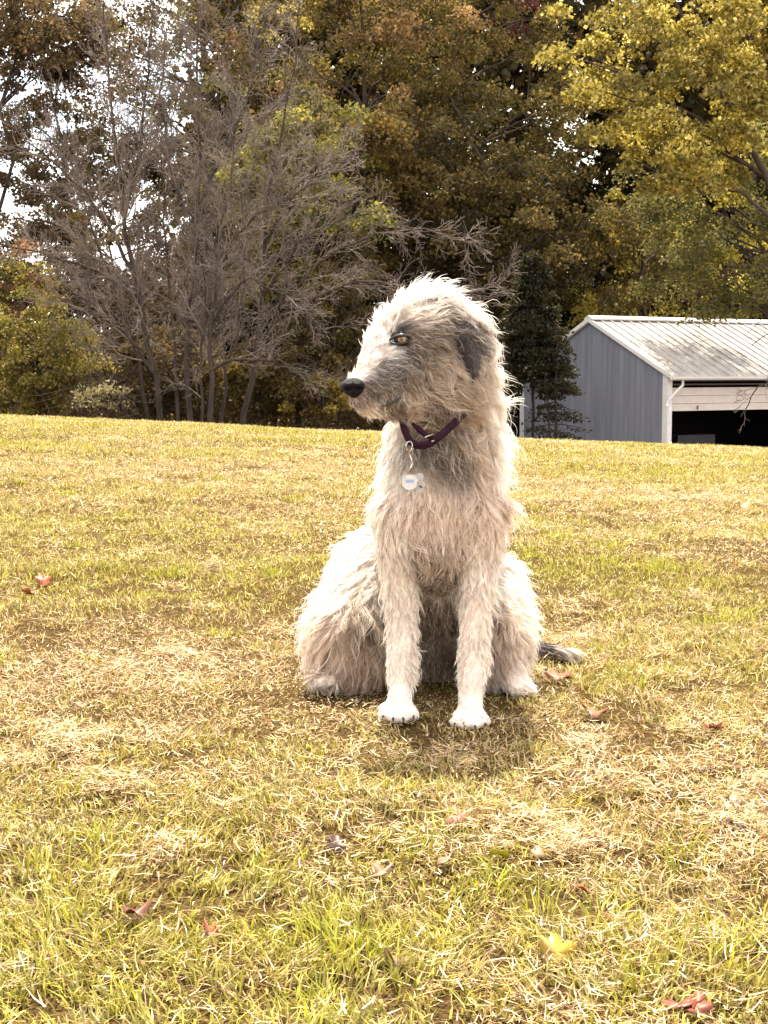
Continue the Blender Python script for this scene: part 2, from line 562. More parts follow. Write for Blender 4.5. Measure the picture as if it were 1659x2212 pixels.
for a in ((1203, 2072, 0.028, (0.66, 0.50, 0.06), 5, 'bright yellow lobed leaf lying in grass near the lower right'),
          (1160, 1860, 0.017, (0.50, 0.38, 0.27), 0, 'small pale cream leaf catching sun in front of the dog'),
          (1078, 1864, 0.018, (0.55, 0.60, 0.05), 0, 'narrow yellow-green leaf standing beside the pale cream leaf'),
          (960, 1878, 0.022, (0.40, 0.30, 0.2), 0, 'thin curled tan leaf lying left of the yellow-green leaf'),
          (95, 1265, 0.036, (0.55, 0.13, 0.05), 5, 'red-orange lobed leaf in the dry grass far left of the dog'),
          (62, 1290, 0.03, (0.60, 0.28, 0.14), 5, 'pinkish tan leaf just left of the red-orange one'),
          (1545, 1590, 0.024, (0.50, 0.15, 0.08), 4, 'rusty red leaf in the grass right of the dog'),
          (1468, 2190, 0.021, (0.30, 0.08, 0.04), 5, 'dark red-brown curled leaf at the bottom right edge'),
          (1505, 2195, 0.02, (0.36, 0.10, 0.05), 4, 'crumpled red-brown leaf beside the dark curled one at bottom'),
          (292, 1985, 0.022, (0.22, 0.09, 0.05), 3, 'brown shrivelled leaf in green grass at lower left'),
          (727, 1838, 0.022, (0.10, 0.05, 0.04), 0, 'dark brown narrow leaf in grass below the front paws'),
          (825, 1895, 0.020, (0.42, 0.26, 0.19), 3, 'pinkish leaf standing on edge near middle foreground'),
          (1283, 1560, 0.030, (0.42, 0.20, 0.10), 4, 'brown leaf lying in the shade right of the right front paw'),
          (1208, 1480, 0.035, (0.35, 0.16, 0.08), 5, 'brown oak leaf beside the right hind paw'),
          (1612, 1085, 0.05, (0.75, 0.45, 0.20), 0, 'orange-tan leaf lying on the lawn near the right edge'),
          (322, 905, 0.08, (0.45, 0.17, 0.08), 4, 'rust leaf on the crest in front of the bare trees'),
          (1590, 1745, 0.022, (0.48, 0.36, 0.27), 0, 'cream coloured leaf in grass at the right edge'),
          (1590, 1800, 0.024, (0.08, 0.05, 0.05), 0, 'near-black leaf in grass at the right edge'),
          (985, 1790, 0.020, (0.50, 0.24, 0.16), 0, 'reddish brown folded leaf in the grass below the paws'),
          (455, 2020, 0.018, (0.45, 0.14, 0.08), 3, 'small red leaf in the lower left foreground'),
          (1250, 1930, 0.016, (0.50, 0.16, 0.06), 0, 'tiny rust leaf below the pale cream leaf'),
          (850, 2085, 0.020, (0.48, 0.38, 0.26), 3, 'straw coloured leaf left of the bright yellow leaf'),):
    px, py, size, col, lob, lab = a
    fallen_leaf(px, py, g_depth(py), size, col, lob, lab)


# ------------------------------------------------------------------ shed
def shed():
    a = R(58)
    C0 = np.array([9.94, 52.0])
    gx = np.array([-math.cos(a), math.sin(a)])          # along the gable wall, away to the left
    fx = np.array([math.sin(a), math.cos(a)])           # along the door front, away to the right
    Wd, Ln = 8.4, 13.0
    zb, ze, zr = -2.75, 0.66, 2.62
    slope = (zr - ze) / (Wd / 2)
    root = empty('shed', (C0[0], C0[1], zb), label='grey metal-sided shed with white ribbed roof and half-open garage door', category='shed')
    inv = np.array([C0[0], C0[1], zb])

    def P(g, f, z):
        q = C0 + gx * g + fx * f
        return np.array([q[0], q[1], z]) - inv

    def prism(mb, g0, g1, f0, f1, z00, z01, z10, z11):
        """box between g0..g1, f0..f1 with bottom z00 and top z01 at g0, z10 and z11 at g1."""
        mb.hexa([P(g0, f0, z00), P(g0, f1, z00), P(g1, f1, z10), P(g1, f0, z10)][::-1],
                [P(g0, f0, z01), P(g0, f1, z01), P(g1, f1, z11), P(g1, f0, z11)][::-1])

    def roofz(g):
        return ze + slope * (g if g < Wd / 2 else Wd - g)

    siding = principled('grey_siding', (0.225, 0.235, 0.275), 0.5, noise_amt=0.3, noise_scale=2.2, stretch=(1, 1, 0.12), spec=0.4)
    white = principled('white_trim', (0.74, 0.71, 0.66), 0.5, noise_amt=0.15, noise_scale=4)
    doorm = principled('door_paint', (0.60, 0.52, 0.44), 0.5, noise_amt=0.12, noise_scale=3)
    roofm = principled('white_roof_metal', (0.53, 0.50, 0.46), 0.42, noise_amt=0.5, noise_scale=1.6, color2=(0.30, 0.26, 0.23), spec=0.5)
    dark = principled('interior_shade', (0.035, 0.03, 0.032), 0.9, noise_amt=0.3, noise_scale=2)  # near-black puts the interior and eave shade into the colour
    track = principled('rusty_track', (0.10, 0.07, 0.06), 0.6, noise_amt=0.3)
    # core walls set just inside the siding sheets
    mb = MB()
    prism(mb, 0.03, Wd / 2, 0.03, 0.12, zb, roofz(0.03) - 0.04, zb, zr - 0.04)
    prism(mb, Wd / 2, Wd - 0.03, 0.03, 0.12, zb, zr - 0.04, zb, roofz(0.03) - 0.04)
    prism(mb, Wd - 0.12, Wd - 0.02, 0.12, Ln, zb, ze - 0.05, zb, ze - 0.05)
    prism(mb, 0.02, Wd / 2, Ln, Ln + 0.1, zb, ze - 0.05, zb, zr - 0.05)
    prism(mb, Wd / 2, Wd - 0.02, Ln, Ln + 0.1, zb, zr - 0.05, zb, ze - 0.05)
    prism(mb, 0.12, Wd - 0.12, 0.12, Ln, zb, zb + 0.06, zb, zb + 0.06)
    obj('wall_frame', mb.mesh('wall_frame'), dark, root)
    # vertical siding sheets on the gable, each with a raised rib along its edge
    g, k = 0.20, 0
    wv = (0.30, 0.30, 0.30)
    while g < Wd - 0.2:
        g1 = min(g + 0.305, Wd - 0.19)
        mb = MB()
        o_ = 0.004 * (k % 3)
        a0, a1 = g + 0.008, g1 - 0.035
        for (q0, q1, f0) in ((a0, a1, 0.0 - o_), (a1, g1, -0.014 - o_)):
            if q0 < Wd / 2 < q1:
                prism(mb, q0, Wd / 2, f0, 0.03, zb, roofz(q0) - 0.03, zb, zr - 0.03)
                prism(mb, Wd / 2, q1, f0, 0.03, zb, zr - 0.03, zb, roofz(q1) - 0.03)
            else:
                prism(mb, q0, q1, f0, 0.03, zb, roofz(q0) - 0.03, zb, roofz(q1) - 0.03)
        obj('siding_panel', mb.mesh('siding_panel'), siding, root)
        g = g1
        k += 1
    # roof sheets, both slopes
    f = -0.10
    k = 0
    oh = 0.32
    while f < Ln + 0.3:
        f1 = f + 0.46
        mb = MB()
        lift = 0.004 * (k % 2)
        for (q0, q1, h) in ((f, f1 - 0.06, 0.05), (f1 - 0.06, f1, 0.095)):
            prism(mb, -oh, Wd / 2, q0, q1, ze - slope * oh + 0.01, ze - slope * oh + h + lift, zr + 0.01, zr + h + lift)
        obj('roof_panel', mb.mesh('roof_panel'), roofm, root)
        mb = MB()
        for (q0, q1, h) in ((f, f1 - 0.06, 0.05), (f1 - 0.06, f1, 0.095)):
            prism(mb, Wd / 2, Wd + oh, q0, q1, zr + 0.01, zr + h + lift, ze - slope * oh + 0.01, ze - slope * oh + h + lift)
        obj('roof_panel', mb.mesh('roof_panel'), roofm, root)
        f = f1
        k += 1
    mb = MB()
    prism(mb, Wd / 2 - 0.22, Wd / 2, -0.14, Ln + 0.4, zr + 0.0, zr + 0.06, zr + 0.11, zr + 0.17)
    prism(mb, Wd / 2, Wd / 2 + 0.22, -0.14, Ln + 0.4, zr + 0.11, zr + 0.17, zr + 0.0, zr + 0.06)
    obj('ridge_cap', mb.mesh('ridge_cap'), white, root)
    # rake trim along both gable edges
    for s in (0, 1):
        mb = MB()
        if s == 0:
            prism(mb, -oh - 0.01, Wd / 2, -0.15, -0.105, ze - slope * oh - 0.07, ze - slope * oh + 0.085, zr - 0.07, zr + 0.085)
            prism(mb, -oh, Wd / 2, -0.103, -0.055, ze - slope * oh - 0.1, ze - slope * oh - 0.06, zr - 0.1, zr - 0.06)
        else:
            prism(mb, Wd / 2, Wd + oh + 0.01, -0.15, -0.105, zr - 0.07, zr + 0.085, ze - slope * oh - 0.07, ze - slope * oh + 0.085)
            prism(mb, Wd / 2, Wd + oh, -0.103, -0.055, zr - 0.1, zr - 0.06, ze - slope * oh - 0.1, ze - slope * oh - 0.06)
        obj('rake_trim', mb.mesh('rake_trim'), white, root)
    for g0, g1 in ((-0.06, 0.2), (Wd - 0.19, Wd + 0.05)):
        mb = MB()
        prism(mb, g0, g1, -0.05, -0.01, zb, ze - 0.02, zb, ze - 0.02)
        if g0 < 0:
            prism(mb, -0.07, -0.03, -0.008, 0.16, zb, ze - 0.02, zb, ze - 0.02)
        obj('corner_trim', mb.mesh('corner_trim'), white, root)
    # gutter: an open trough with a rounded lip, its end cap, and the downspout elbow
    zg = ze - slope * oh
    mb = MB()
    n = 8
    prof = [(-oh - 0.075 - 0.075 * math.cos(t), zg - 0.01 - 0.10 * math.sin(t)) for t in np.linspace(0, math.pi, n)]
    L0, L1 = -0.2, Ln + 0.3
    V = [P(q, L0, z) for q, z in prof] + [P(q, L1, z) for q, z in prof]
    mb.add(V, [(i, i + 1, n + i + 1, n + i) for i in range(n - 1)] + [tuple(range(n))])
    prism(mb, -oh - 0.16, -oh - 0.14, L0, L1, zg - 0.02, zg + 0.015, zg - 0.02, zg + 0.015)
    gm = mb.mesh('gutter')
    go = obj('gutter', gm, white, root)
    mb = MB()
    mb.tube([P(-oh - 0.07, 0.35, zg - 0.09), P(-oh - 0.07, 0.34, zg - 0.28), P(-oh, 0.22, zg - 0.42), P(-0.22, -0.02, zg - 0.72), P(-0.14, -0.1, zg - 0.86), P(-0.12, -0.12, zg - 1.0)], 0.05, 10)
    obj('downspout', mb.mesh('downspout', True), white, root)
    # door front: header, tracks, sectional door pulled part way up, bottom rail
    mb = MB()
    prism(mb, 0.02, 0.12, 0.18, Ln, ze - 0.20, ze - 0.02, ze - 0.20, ze - 0.02)
    obj('door_header', mb.mesh('door_header'), dark, root)
    for zz in (ze - 0.30, ze - 0.43):
        mb = MB()
        prism(mb, -0.02, 0.03, 0.18, Ln, zz, zz + 0.05, zz, zz + 0.05)
        obj('door_rail', mb.mesh('door_rail'), track, root)
    dz = ze - 0.52
    door = None
    for i in range(3):
        h = (0.29, 0.28, 0.26)[i]
        mb = MB()
        prism(mb, 0.02, 0.07, 0.20, 7.6, dz - h + 0.012, dz, dz - h + 0.012, dz)
        prism(mb, 0.004, 0.02, 0.20, 7.6, dz - h + 0.012, dz - h + 0.05, dz - h + 0.012, dz - h + 0.05)
        if door is None:
            door = obj('garage_door', mb.mesh('garage_door'), doorm, root)
        else:
            obj('door_panel', mb.mesh('door_panel'), doorm, door)
        dz -= h
    mb = MB()
    prism(mb, -0.03, -0.0, 1.42, 1.46, dz + 0.05, dz + 0.19, dz + 0.05, dz + 0.19)
    obj('door_handle', mb.mesh('door_handle'), track, door)
    mb = MB()
    prism(mb, -0.01, 0.16, 7.62, 7.9, zb, ze - 0.3, zb, ze - 0.3)
    prism(mb, 0.0, 0.1, 7.9, Ln, zb, ze - 0.21, zb, ze - 0.21)
    obj('front_wall', mb.mesh('front_wall'), siding, root)

    # things kept inside the shed
    mb = MB()
    prism(mb, 2.2, 3.0, 2.6, 4.5, zb + 1.02, zb + 1.08, zb + 1.02, zb + 1.08)
    prism(mb, 2.2, 2.26, 2.6, 4.5, zb + 0.55, zb + 1.02, zb + 0.55, zb + 1.02)
    for (g0, f0) in ((2.22, 2.65), (2.22, 4.35), (2.9, 2.65), (2.9, 4.35)):
        prism(mb, g0, g0 + 0.08, f0, f0 + 0.08, zb + 0.06, zb + 1.02, zb + 0.06, zb + 1.02)
    bm_ = principled('dimmed_bench_paint', (0.045, 0.045, 0.05), 0.6, noise_amt=0.3)  # pale bench and pole dimmed near black, interior shade in the colour
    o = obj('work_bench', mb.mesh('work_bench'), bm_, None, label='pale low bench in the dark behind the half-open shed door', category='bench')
    o.location = tuple(inv)
    mb = MB()
    mb.tube([P(1.4, 1.45, zb + 0.06), P(1.42, 1.46, zb + 1.0), P(1.4, 1.47, zb + 2.0)], 0.025, 8)
    mb.tube([P(1.4, 1.45, zb + 0.06), P(1.4, 1.45, zb + 0.12)], 0.07, 8)
    o = obj('pole', mb.mesh('pole'), bm_, None, label='thin pale pole standing inside the dark shed doorway', category='pole')
    o.location = tuple(inv)


shed()


# ------------------------------------------------------------------ trees
def curve_pts(p0, p1, sag, n=6, jit=0.04):
    p0, p1 = np.array(p0, float), np.array(p1, float)
    t = np.linspace(0, 1, n)[:, None]
    L = np.linalg.norm(p1 - p0)
    p = p0 * (1 - t) + p1 * t
    p[:, 2] += (sag * L * 4 * t * (1 - t))[:, 0]
    w = rng.normal(0, jit * L, (n, 3)); w[0] = 0; w[-1] = 0
    return p + w * 0.7


def leafy_mesh(centres, radii, n_per, size, pal, pal_p=None, flat=0.45, droop=0.5, clump_tint=None, long=1.5):
    """Leaf sized faces spread through clumps; each clump is a drooping spray."""
    V, C = [], []
    for ci, (c, r) in enumerate(zip(centres, radii)):
        n = int(n_per * (0.6 + 0.8 * rng.random()))
        d = rng.normal(0, 1, (n, 3))
        d /= np.linalg.norm(d, axis=1, keepdims=True)
        rad = r * rng.random((n, 1)) ** 0.42
        off = d * rad * np.array([1, 1, flat])
        rh = np.hypot(off[:, 0], off[:, 1])
        off[:, 2] -= droop * rh ** 2 / max(r, .1)
        p = np.asarray(c) + off
        tint = 0.62 + 0.76 * rng.random()
        if clump_tint is not None and rng.random() < clump_tint[0]:
            base = np.array(clump_tint[1]) * (0.7 + 0.5 * rng.random((n, 1)))
        else:
            base = pal[rng.choice(len(pal), n, p=pal_p)] * (0.75 + 0.5 * rng.random((n, 1)))
        C.append(base * tint)
        V.append(p)
    P = np.concatenate(V); Cc = np.concatenate(C)
    n = len(P)
    s = size * (0.6 + 0.8 * rng.random((n, 1)))
    a = rng.normal(0, 1, (n, 3)); a[:, 2] -= 0.5
    a /= np.linalg.norm(a, axis=1, keepdims=True)
    b_ = np.cross(a, rng.normal(0, 1, (n, 3)))
    b_ /= np.linalg.norm(b_, axis=1, keepdims=True) + 1e-9
    nn = np.cross(a, b_)
    q0 = P
    q1 = P + a * s * 0.5 * long / 1.5 + b_ * s * 0.42 + nn * s * 0.1
    q2 = P + a * s * long / 1.5
    q3 = P + a * s * 0.5 * long / 1.5 - b_ * s * 0.42 + nn * s * 0.1
    VV = np.stack([q0, q1, q2, q3], 1).reshape(-1, 3)
    F = np.arange(n * 4).reshape(n, 4)
    return mesh_np('crown', VV, F, False, np.repeat(Cc, 4, 0))


PAL = {
    'brown': np.array([[0.13, 0.095, 0.06], [0.16, 0.115, 0.07], [0.10, 0.08, 0.05], [0.14, 0.125, 0.05], [0.17, 0.105, 0.06]]),
    'olive': np.array([[0.19, 0.155, 0.05], [0.235, 0.185, 0.06], [0.135, 0.11, 0.035], [0.27, 0.20, 0.065], [0.12, 0.12, 0.035]]),
    'lime': np.array([[0.30, 0.30, 0.07], [0.24, 0.26, 0.06], [0.36, 0.33, 0.10], [0.18, 0.19, 0.04]]),
    'dark': np.array([[0.09, 0.08, 0.025], [0.12, 0.09, 0.03], [0.07, 0.06, 0.02], [0.15, 0.11, 0.03]]),
    'rust': np.array([[0.22, 0.15, 0.05], [0.27, 0.19, 0.065], [0.20, 0.14, 0.04], [0.22, 0.18, 0.05]]),
    'yellow': np.array([[0.50, 0.44, 0.11], [0.40, 0.35, 0.08], [0.60, 0.54, 0.22], [0.18, 0.16, 0.04], [0.26, 0.22, 0.05]]),
    'greygreen': np.array([[0.17, 0.18, 0.08], [0.13, 0.14, 0.06], [0.22, 0.22, 0.10], [0.24, 0.22, 0.05]]),
    'pine': np.array([[0.045, 0.05, 0.02], [0.06, 0.06, 0.025], [0.035, 0.035, 0.015], [0.08, 0.075, 0.03]]),
    'shrub': np.array([[0.26, 0.25, 0.06], [0.20, 0.20, 0.05], [0.34, 0.30, 0.09], [0.30, 0.22, 0.09], [0.15, 0.15, 0.04]]),
    'pale': np.array([[0.55, 0.52, 0.36], [0.65, 0.62, 0.46], [0.35, 0.34, 0.18]]),
}
for _k, _f in (('brown', .75), ('olive', .62), ('lime', .66), ('dark', .5), ('rust', .62), ('yellow', .78), ('greygreen', .75), ('pine', .5), ('shrub', .7), ('pale', .75)):
    PAL[_k] = PAL[_k] * _f * np.array([1.12, 1.0, 0.72])


def tree(label, px, py, rx, rz, Y, pal, nclump=90, n_per=170, size=0.15, base_px=None, clump=0.95, name='broadleaf_tree', cat='tree',
         group='trees of the wood behind the lawn', tint=None, flat=0.45, droop=0.45, trunk_r=0.16, ntrunk=1, depth=None, vis_limb=26, shell=0.45):
    """px, py, rx, rz give the crown in the frame, Y its distance."""
    c = W(px, py, Y)
    k = Y / FOC
    RX, RZ = rx * k, rz * k
    RY = depth or min(RX, 3.2)
    bx = float(W(base_px if base_px is not None else px, 900, Y)[0])
    gz = float(ground_z(bx, Y)) - 0.1
    root = empty(name, (bx, Y, gz), label=label, category=cat, group=group)
    o3 = np.array([bx, Y, gz])
    cen = []
    while len(cen) < nclump:
        d = rng.normal(0, 1, 3); d /= np.linalg.norm(d)
        r = (shell + (1 - shell) * rng.random() ** 0.5)
        wob = 0.82 + 0.36 * noise2(d[0] * 2 + px, d[2] * 2 + py, 1.3)
        q = c + d * np.array([RX, RY, RZ]) * r * wob
        if q[2] < gz + 0.35:
            continue
        cen.append(q)
    cen = np.array(cen)
    rad = clump * (0.55 + 0.7 * rng.random(nclump))
    me = leafy_mesh(cen - o3, rad, n_per, size, PAL[pal], None, flat, droop, tint)
    # trunk and limbs
    Pl, Rl = [], []
    top = c.copy(); top[2] = min(c[2] + 0.55 * RZ, c[2] + 6)
    hub = []
    for q in range(ntrunk):
        b0 = np.array([bx + rng.normal(0, 0.25) * (ntrunk > 1), Y + rng.normal(0, 0.2) * (ntrunk > 1), gz - 0.2])
        tp = top + np.array([rng.normal(0, 0.35 * RX), rng.normal(0, 0.3), rng.normal(0, 0.15 * RZ)]) * (0.5 if ntrunk == 1 else 1)
        tr = curve_pts(b0, tp, 0, 9, 0.018)
        Pl.append(tr); Rl.append(np.linspace(trunk_r, trunk_r * 0.25, 9) / (1 + 0.3 * (ntrunk - 1)))
        hub.append(tr)
    order = rng.permutation(nclump)[:vis_limb]
    for j in order:
        tr = hub[rng.integers(len(hub))]
        q = cen[j]
        h = np.clip(q[2] - 0.35 * np.hypot(q[0] - tr[4][0], q[1] - tr[4][1]) - 0.3, tr[0][2] + 0.6, tr[-1][2])
        i = int(np.argmin(np.abs(tr[:, 2] - h)))
        lp = curve_pts(tr[i], q, 0.06, 7, 0.03)
        r0 = trunk_r * (0.5 - 0.03 * i)
        Pl.append(lp); Rl.append(np.linspace(max(r0, 0.03), 0.015, 7))
        for _ in range(3):
            e = q + rng.normal(0, 0.7, 3)
            Pl.append(curve_pts(lp[4], e, 0.05, 5, 0.05)); Rl.append(np.linspace(0.02, 0.008, 5))
    Vt, Ft = tube_geo([p - o3 for p in Pl], Rl, 6)
    obj('trunk', mesh_np('trunk', Vt, Ft, True), M_bark, root)
    obj('crown', me, M_leaf, root, kind='')
    return root


T = tree
T('tall brown-leaved tree at the far left against the sky', 110, 330, 240, 340, 64, 'brown', 240, 130, 0.14, 200, 0.75, shell=0.2, trunk_r=0.14)
T('low-limbed brown tree between the far left shrub and the bare stems', 230, 560, 200, 210, 60, 'brown', 120, 140, 0.13, 260, 0.7, shell=0.2, trunk_r=0.12, tint=(0.25, (0.2, 0.14, 0.04)))
T('spreading brown tree whose crown fills the top left corner', 60, 40, 190, 110, 62, 'brown', 130, 130, 0.14, -80, 0.75, shell=0.2, trunk_r=0.14)
T('dry grey-brown tree behind the tallest bare stems', 400, 190, 240, 330, 66, 'brown', 150, 160, 0.14, 380, 0.9, tint=(0.25, (0.22, 0.20, 0.06)), trunk_r=0.17)
T('olive and lime tree right of the bare stems, mid height', 660, 430, 170, 240, 58, 'lime', 120, 170, 0.15, 640, 0.85, tint=(0.35, (0.14, 0.11, 0.04)))
T('tan-olive tree at the top centre of the wood', 800, 130, 240, 270, 66, 'olive', 150, 170, 0.15, 760, 0.95, tint=(0.3, (0.26, 0.16, 0.06)), trunk_r=0.22)
T('rust-tinged tree between lime tree and dark centre tree', 800, 400, 130, 200, 61, 'rust', 80, 170, 0.15, 850, 0.8, trunk_r=0.13)
T('dark brown-olive tree above the dog at the top', 1010, 170, 260, 330, 69, 'olive', 150, 170, 0.15, 1010, 1.0, trunk_r=0.24)
T('dark broad tree directly above the dog head', 1040, 500, 250, 240, 62, 'dark', 150, 180, 0.15, 980, 1.0, tint=(0.2, (0.22, 0.16, 0.05)), trunk_r=0.2)
T('bright yellow-leaved tree at the top right', 1460, 160, 290, 260, 50, 'yellow', 150, 210, 0.14, 1960, 0.68, tint=(0.12, (0.25, 0.2, 0.04)), trunk_r=0.2, shell=0.3, vis_limb=12)
T('grey-green tree drooping above the shed at the right edge', 1580, 440, 230, 220, 55, 'greygreen', 150, 190, 0.12, 1880, 0.75, tint=(0.12, (0.45, 0.38, 0.06)), droop=0.7)
T('yellow-olive tree drooping over the left end of the shed roof', 1370, 560, 190, 190, 64, 'olive', 120, 180, 0.14, 1400, 0.8, tint=(0.25, (0.42, 0.34, 0.06)), droop=0.8)
T('dark tree filling the gap over the shed ridge', 1560, 640, 230, 130, 70, 'dark', 110, 170, 0.15, 1560, 0.95)
T('shaded tree left of the shed, under the dark broad tree', 1010, 760, 150, 190, 62, 'dark', 110, 190, 0.14, 1010, 0.85)
T('thin tree with red leaves high in the wood', 1120, 60, 60, 60, 72, 'rust', 16, 120, 0.15, 1140, 0.5, tint=(0.7, (0.07, 0.016, 0.012)), trunk_r=0.1, vis_limb=10)
T('slender tree with a few glowing yellow sprigs at the top', 600, 20, 70, 60, 60, 'yellow', 10, 60, 0.13, 590, 0.4, trunk_r=0.12, vis_limb=10)
for (lab, px, py, rx, rz, Y, pal, nc_, npr, sz, cl, tint) in (
        ('green and yellow shrub at the far left edge of the lawn', 70, 770, 150, 150, 47, 'shrub', 110, 170, 0.10, 0.55, (0.06, (0.30, 0.17, 0.09))),
        ('orange-tinged sapling behind the far left shrub', 25, 610, 90, 100, 52, 'shrub', 50, 130, 0.11, 0.6, (0.3, (0.30, 0.15, 0.07))),
        ('small pale-leaved bush beside the green shrub', 215, 855, 60, 45, 45, 'pale', 24, 60, 0.09, 0.35, None),
        ('brown and yellow undergrowth bush behind the bare stems', 560, 810, 150, 90, 55, 'rust', 80, 150, 0.12, 0.6, (0.4, (0.16, 0.12, 0.04))),
        ('dark undergrowth bush under the bare trees', 330, 800, 150, 100, 56, 'brown', 80, 150, 0.12, 0.6, None),
        ('olive undergrowth bush left of the dog head', 720, 720, 120, 170, 56, 'olive', 90, 170, 0.12, 0.65, (0.3, (0.12, 0.08, 0.03))),
        ('golden bush just above the crest beside the dog muzzle', 690, 850, 80, 50, 53, 'rust', 30, 120, 0.11, 0.45, (0.35, (0.40, 0.30, 0.06)))):
    T(lab, px, py, rx, rz, Y, pal, nc_, npr, sz, None, cl, name='shrub', cat='shrub', group='shrubs at the edge of the wood', tint=tint, trunk_r=0.05, ntrunk=3, vis_limb=24, shell=0.15)


def conifer(label, px, py_top, Y, width, pal='pine', tiers=26, n_per=120, gap=0.0, size=0.13, base_py=None, thin=0.07, flat=0.35, twin=False):
    base = W(px, 900, Y)
    bx = float(base[0]); gz = float(ground_z(bx, Y))
    zt = float(W(px, py_top, Y)[2])
    H = zt - gz
    root = empty('conifer', (bx, Y, gz), label=label, category='conifer', group='conifers beside the shed')
    o3 = np.array([bx, Y, gz])
    cen, rad, Pl, Rl = [], [], [], []
    Pl.append(curve_pts((bx, Y, gz - 0.1), (bx, Y, zt), 0, 9, 0.006) - o3); Rl.append(np.linspace(thin, 0.015, 9))
    if twin:
        Pl.append(curve_pts((bx - 0.12, Y, gz - 0.1), (bx - 0.45, Y + 0.1, gz + H * 0.75), 0, 9, 0.012) - o3); Rl.append(np.linspace(thin * 0.6, 0.012, 9))
    for k in range(tiers):
        f = gap + (1 - gap) * (k + rng.random() * 0.6) / tiers
        z = gz + H * f
        rr = width * (1 - f) ** 0.7 * (0.7 + 0.5 * rng.random()) + 0.12
        for j in range(5):
            a_ = rng.random() * 6.28
            e = np.array([bx + math.cos(a_) * rr, Y + math.sin(a_) * rr, z - 0.12 * rr])
            Pl.append(curve_pts((bx, Y, z + 0.05 * rr), e, 0.04, 5, 0.03) - o3); Rl.append(np.linspace(thin * 0.35, 0.008, 5))
            for s in ((0.55, 0.9) if rr > 0.5 else (0.8,)):
                cen.append(np.array([bx, Y, z]) * (1 - s) + e * s)
                rad.append(0.16 + 0.28 * rr * (0.6 + 0.5 * rng.random()))
    me = leafy_mesh(np.array(cen) - o3, np.array(rad), n_per, size, PAL[pal], None, flat, 0.3, None, long=2.2)
    Vt, Ft = tube_geo(Pl, Rl, 6)
    obj('trunk', mesh_np('trunk', Vt, Ft, True), M_bark, root)
    obj('crown', me, M_leaf, root)


conifer('tall dark cedar standing just left of the shed', 1150, 540, 50.8, 1.75, n_per=95, tiers=26, gap=0.36, size=0.085)
conifer('dark cedar behind the dog neck, half hidden by the other cedar', 1090, 600, 61, 1.7, n_per=60, tiers=26)
conifer('small thin-branched conifer in front of the shed gable wall', 1202, 700, 50.0, 1.0, tiers=15, n_per=22, gap=0.2, size=0.075, thin=0.07, flat=0.13, twin=True)
conifer('second dark cedar close behind the shed apex', 1245, 600, 66, 1.6, n_per=50, tiers=20)


# the darker wood behind, which reads as one mass
def far_wood():
    cen, rad = [], []
    for k in range(780):
        px = 440 + 1540 * rng.random()
        if k < 60:
            px = 250 + 300 * rng.random()
        py = -160 + 1080 * rng.random() ** 0.9
        if k < 60:
            py = 560 + 350 * rng.random()
        Y = 76 + 8 * rng.random()
        cen.append(W(px, py, Y)); rad.append(1.5 + rng.random())
    me = leafy_mesh(np.array(cen), np.array(rad), 105, 0.42, PAL['dark'], None, 0.6, 0.3)
    me2 = leafy_mesh(np.array([W(430 + 2100 * rng.random(), -200 + 1080 * rng.random(), 90 + 6 * rng.random()) for _ in range(620)]), np.full(620, 2.6), 95, 0.66, PAL['dark'], None, 0.8, 0.2)
    obj('distant_wood', me2, M_leaf, None, kind='stuff', label='deepest dark layer of the wood', category='wood')
    me3 = leafy_mesh(np.array([W(-300 + 800 * rng.random(), 920 - 330 * rng.random() ** 1.2, 72 + 5 * rng.random()) for _ in range(200)]), np.full(200, 1.5), 120, 0.3, PAL['brown'], None, 0.7, 0.2)
    obj('distant_thicket', me3, M_leaf, None, kind='stuff', label='brown thicket closing the view behind the bare trees', category='thicket')
    obj('distant_wood', me, M_leaf, None, kind='stuff', label='shaded wood behind the nearer trees', category='wood')
    uc = [W(-500 + 1540 * rng.random(), 905 - 55 * rng.random() ** 2, 57 + 12 * rng.random()) for _ in range(170)]
    me = leafy_mesh(np.array(uc), np.full(len(uc), 0.9), 130, 0.16, PAL['brown'], None, 0.5, 0.2)
    obj('undergrowth', me, M_leaf, None, kind='stuff', label='tangled brown undergrowth at the foot of the wood', category='undergrowth')


far_wood()


# bare, grey-stemmed trees
def grow(p, d, L, r, lvl, out, up=0.25):
    """one branch as a wavering polyline; its children leave at a narrow angle."""
    n = (6, 5, 4)[lvl]
    pts = [p.copy()]
    d = d / np.linalg.norm(d)
    q = p.copy()
    for i in range(n - 1):
        d = d + rng.normal(0, 0.19, 3) + np.array([0, 0, up * 0.18])
        d /= np.linalg.norm(d)
        q = q + d * (L / (n - 1))
        pts.append(q.copy())
    pts = np.array(pts)
    rr = np.linspace(r, max(r * 0.35, 0.0045), n)
    out[lvl].append((pts, rr))
    if lvl >= 2 or L < 0.25:
        return
    kids = max(3, int(L * (6.0 if lvl == 0 else 9.0)))
    spawn(pts, rr, kids, L * (0.5 if lvl == 0 else 0.5), lvl + 1, out, up)


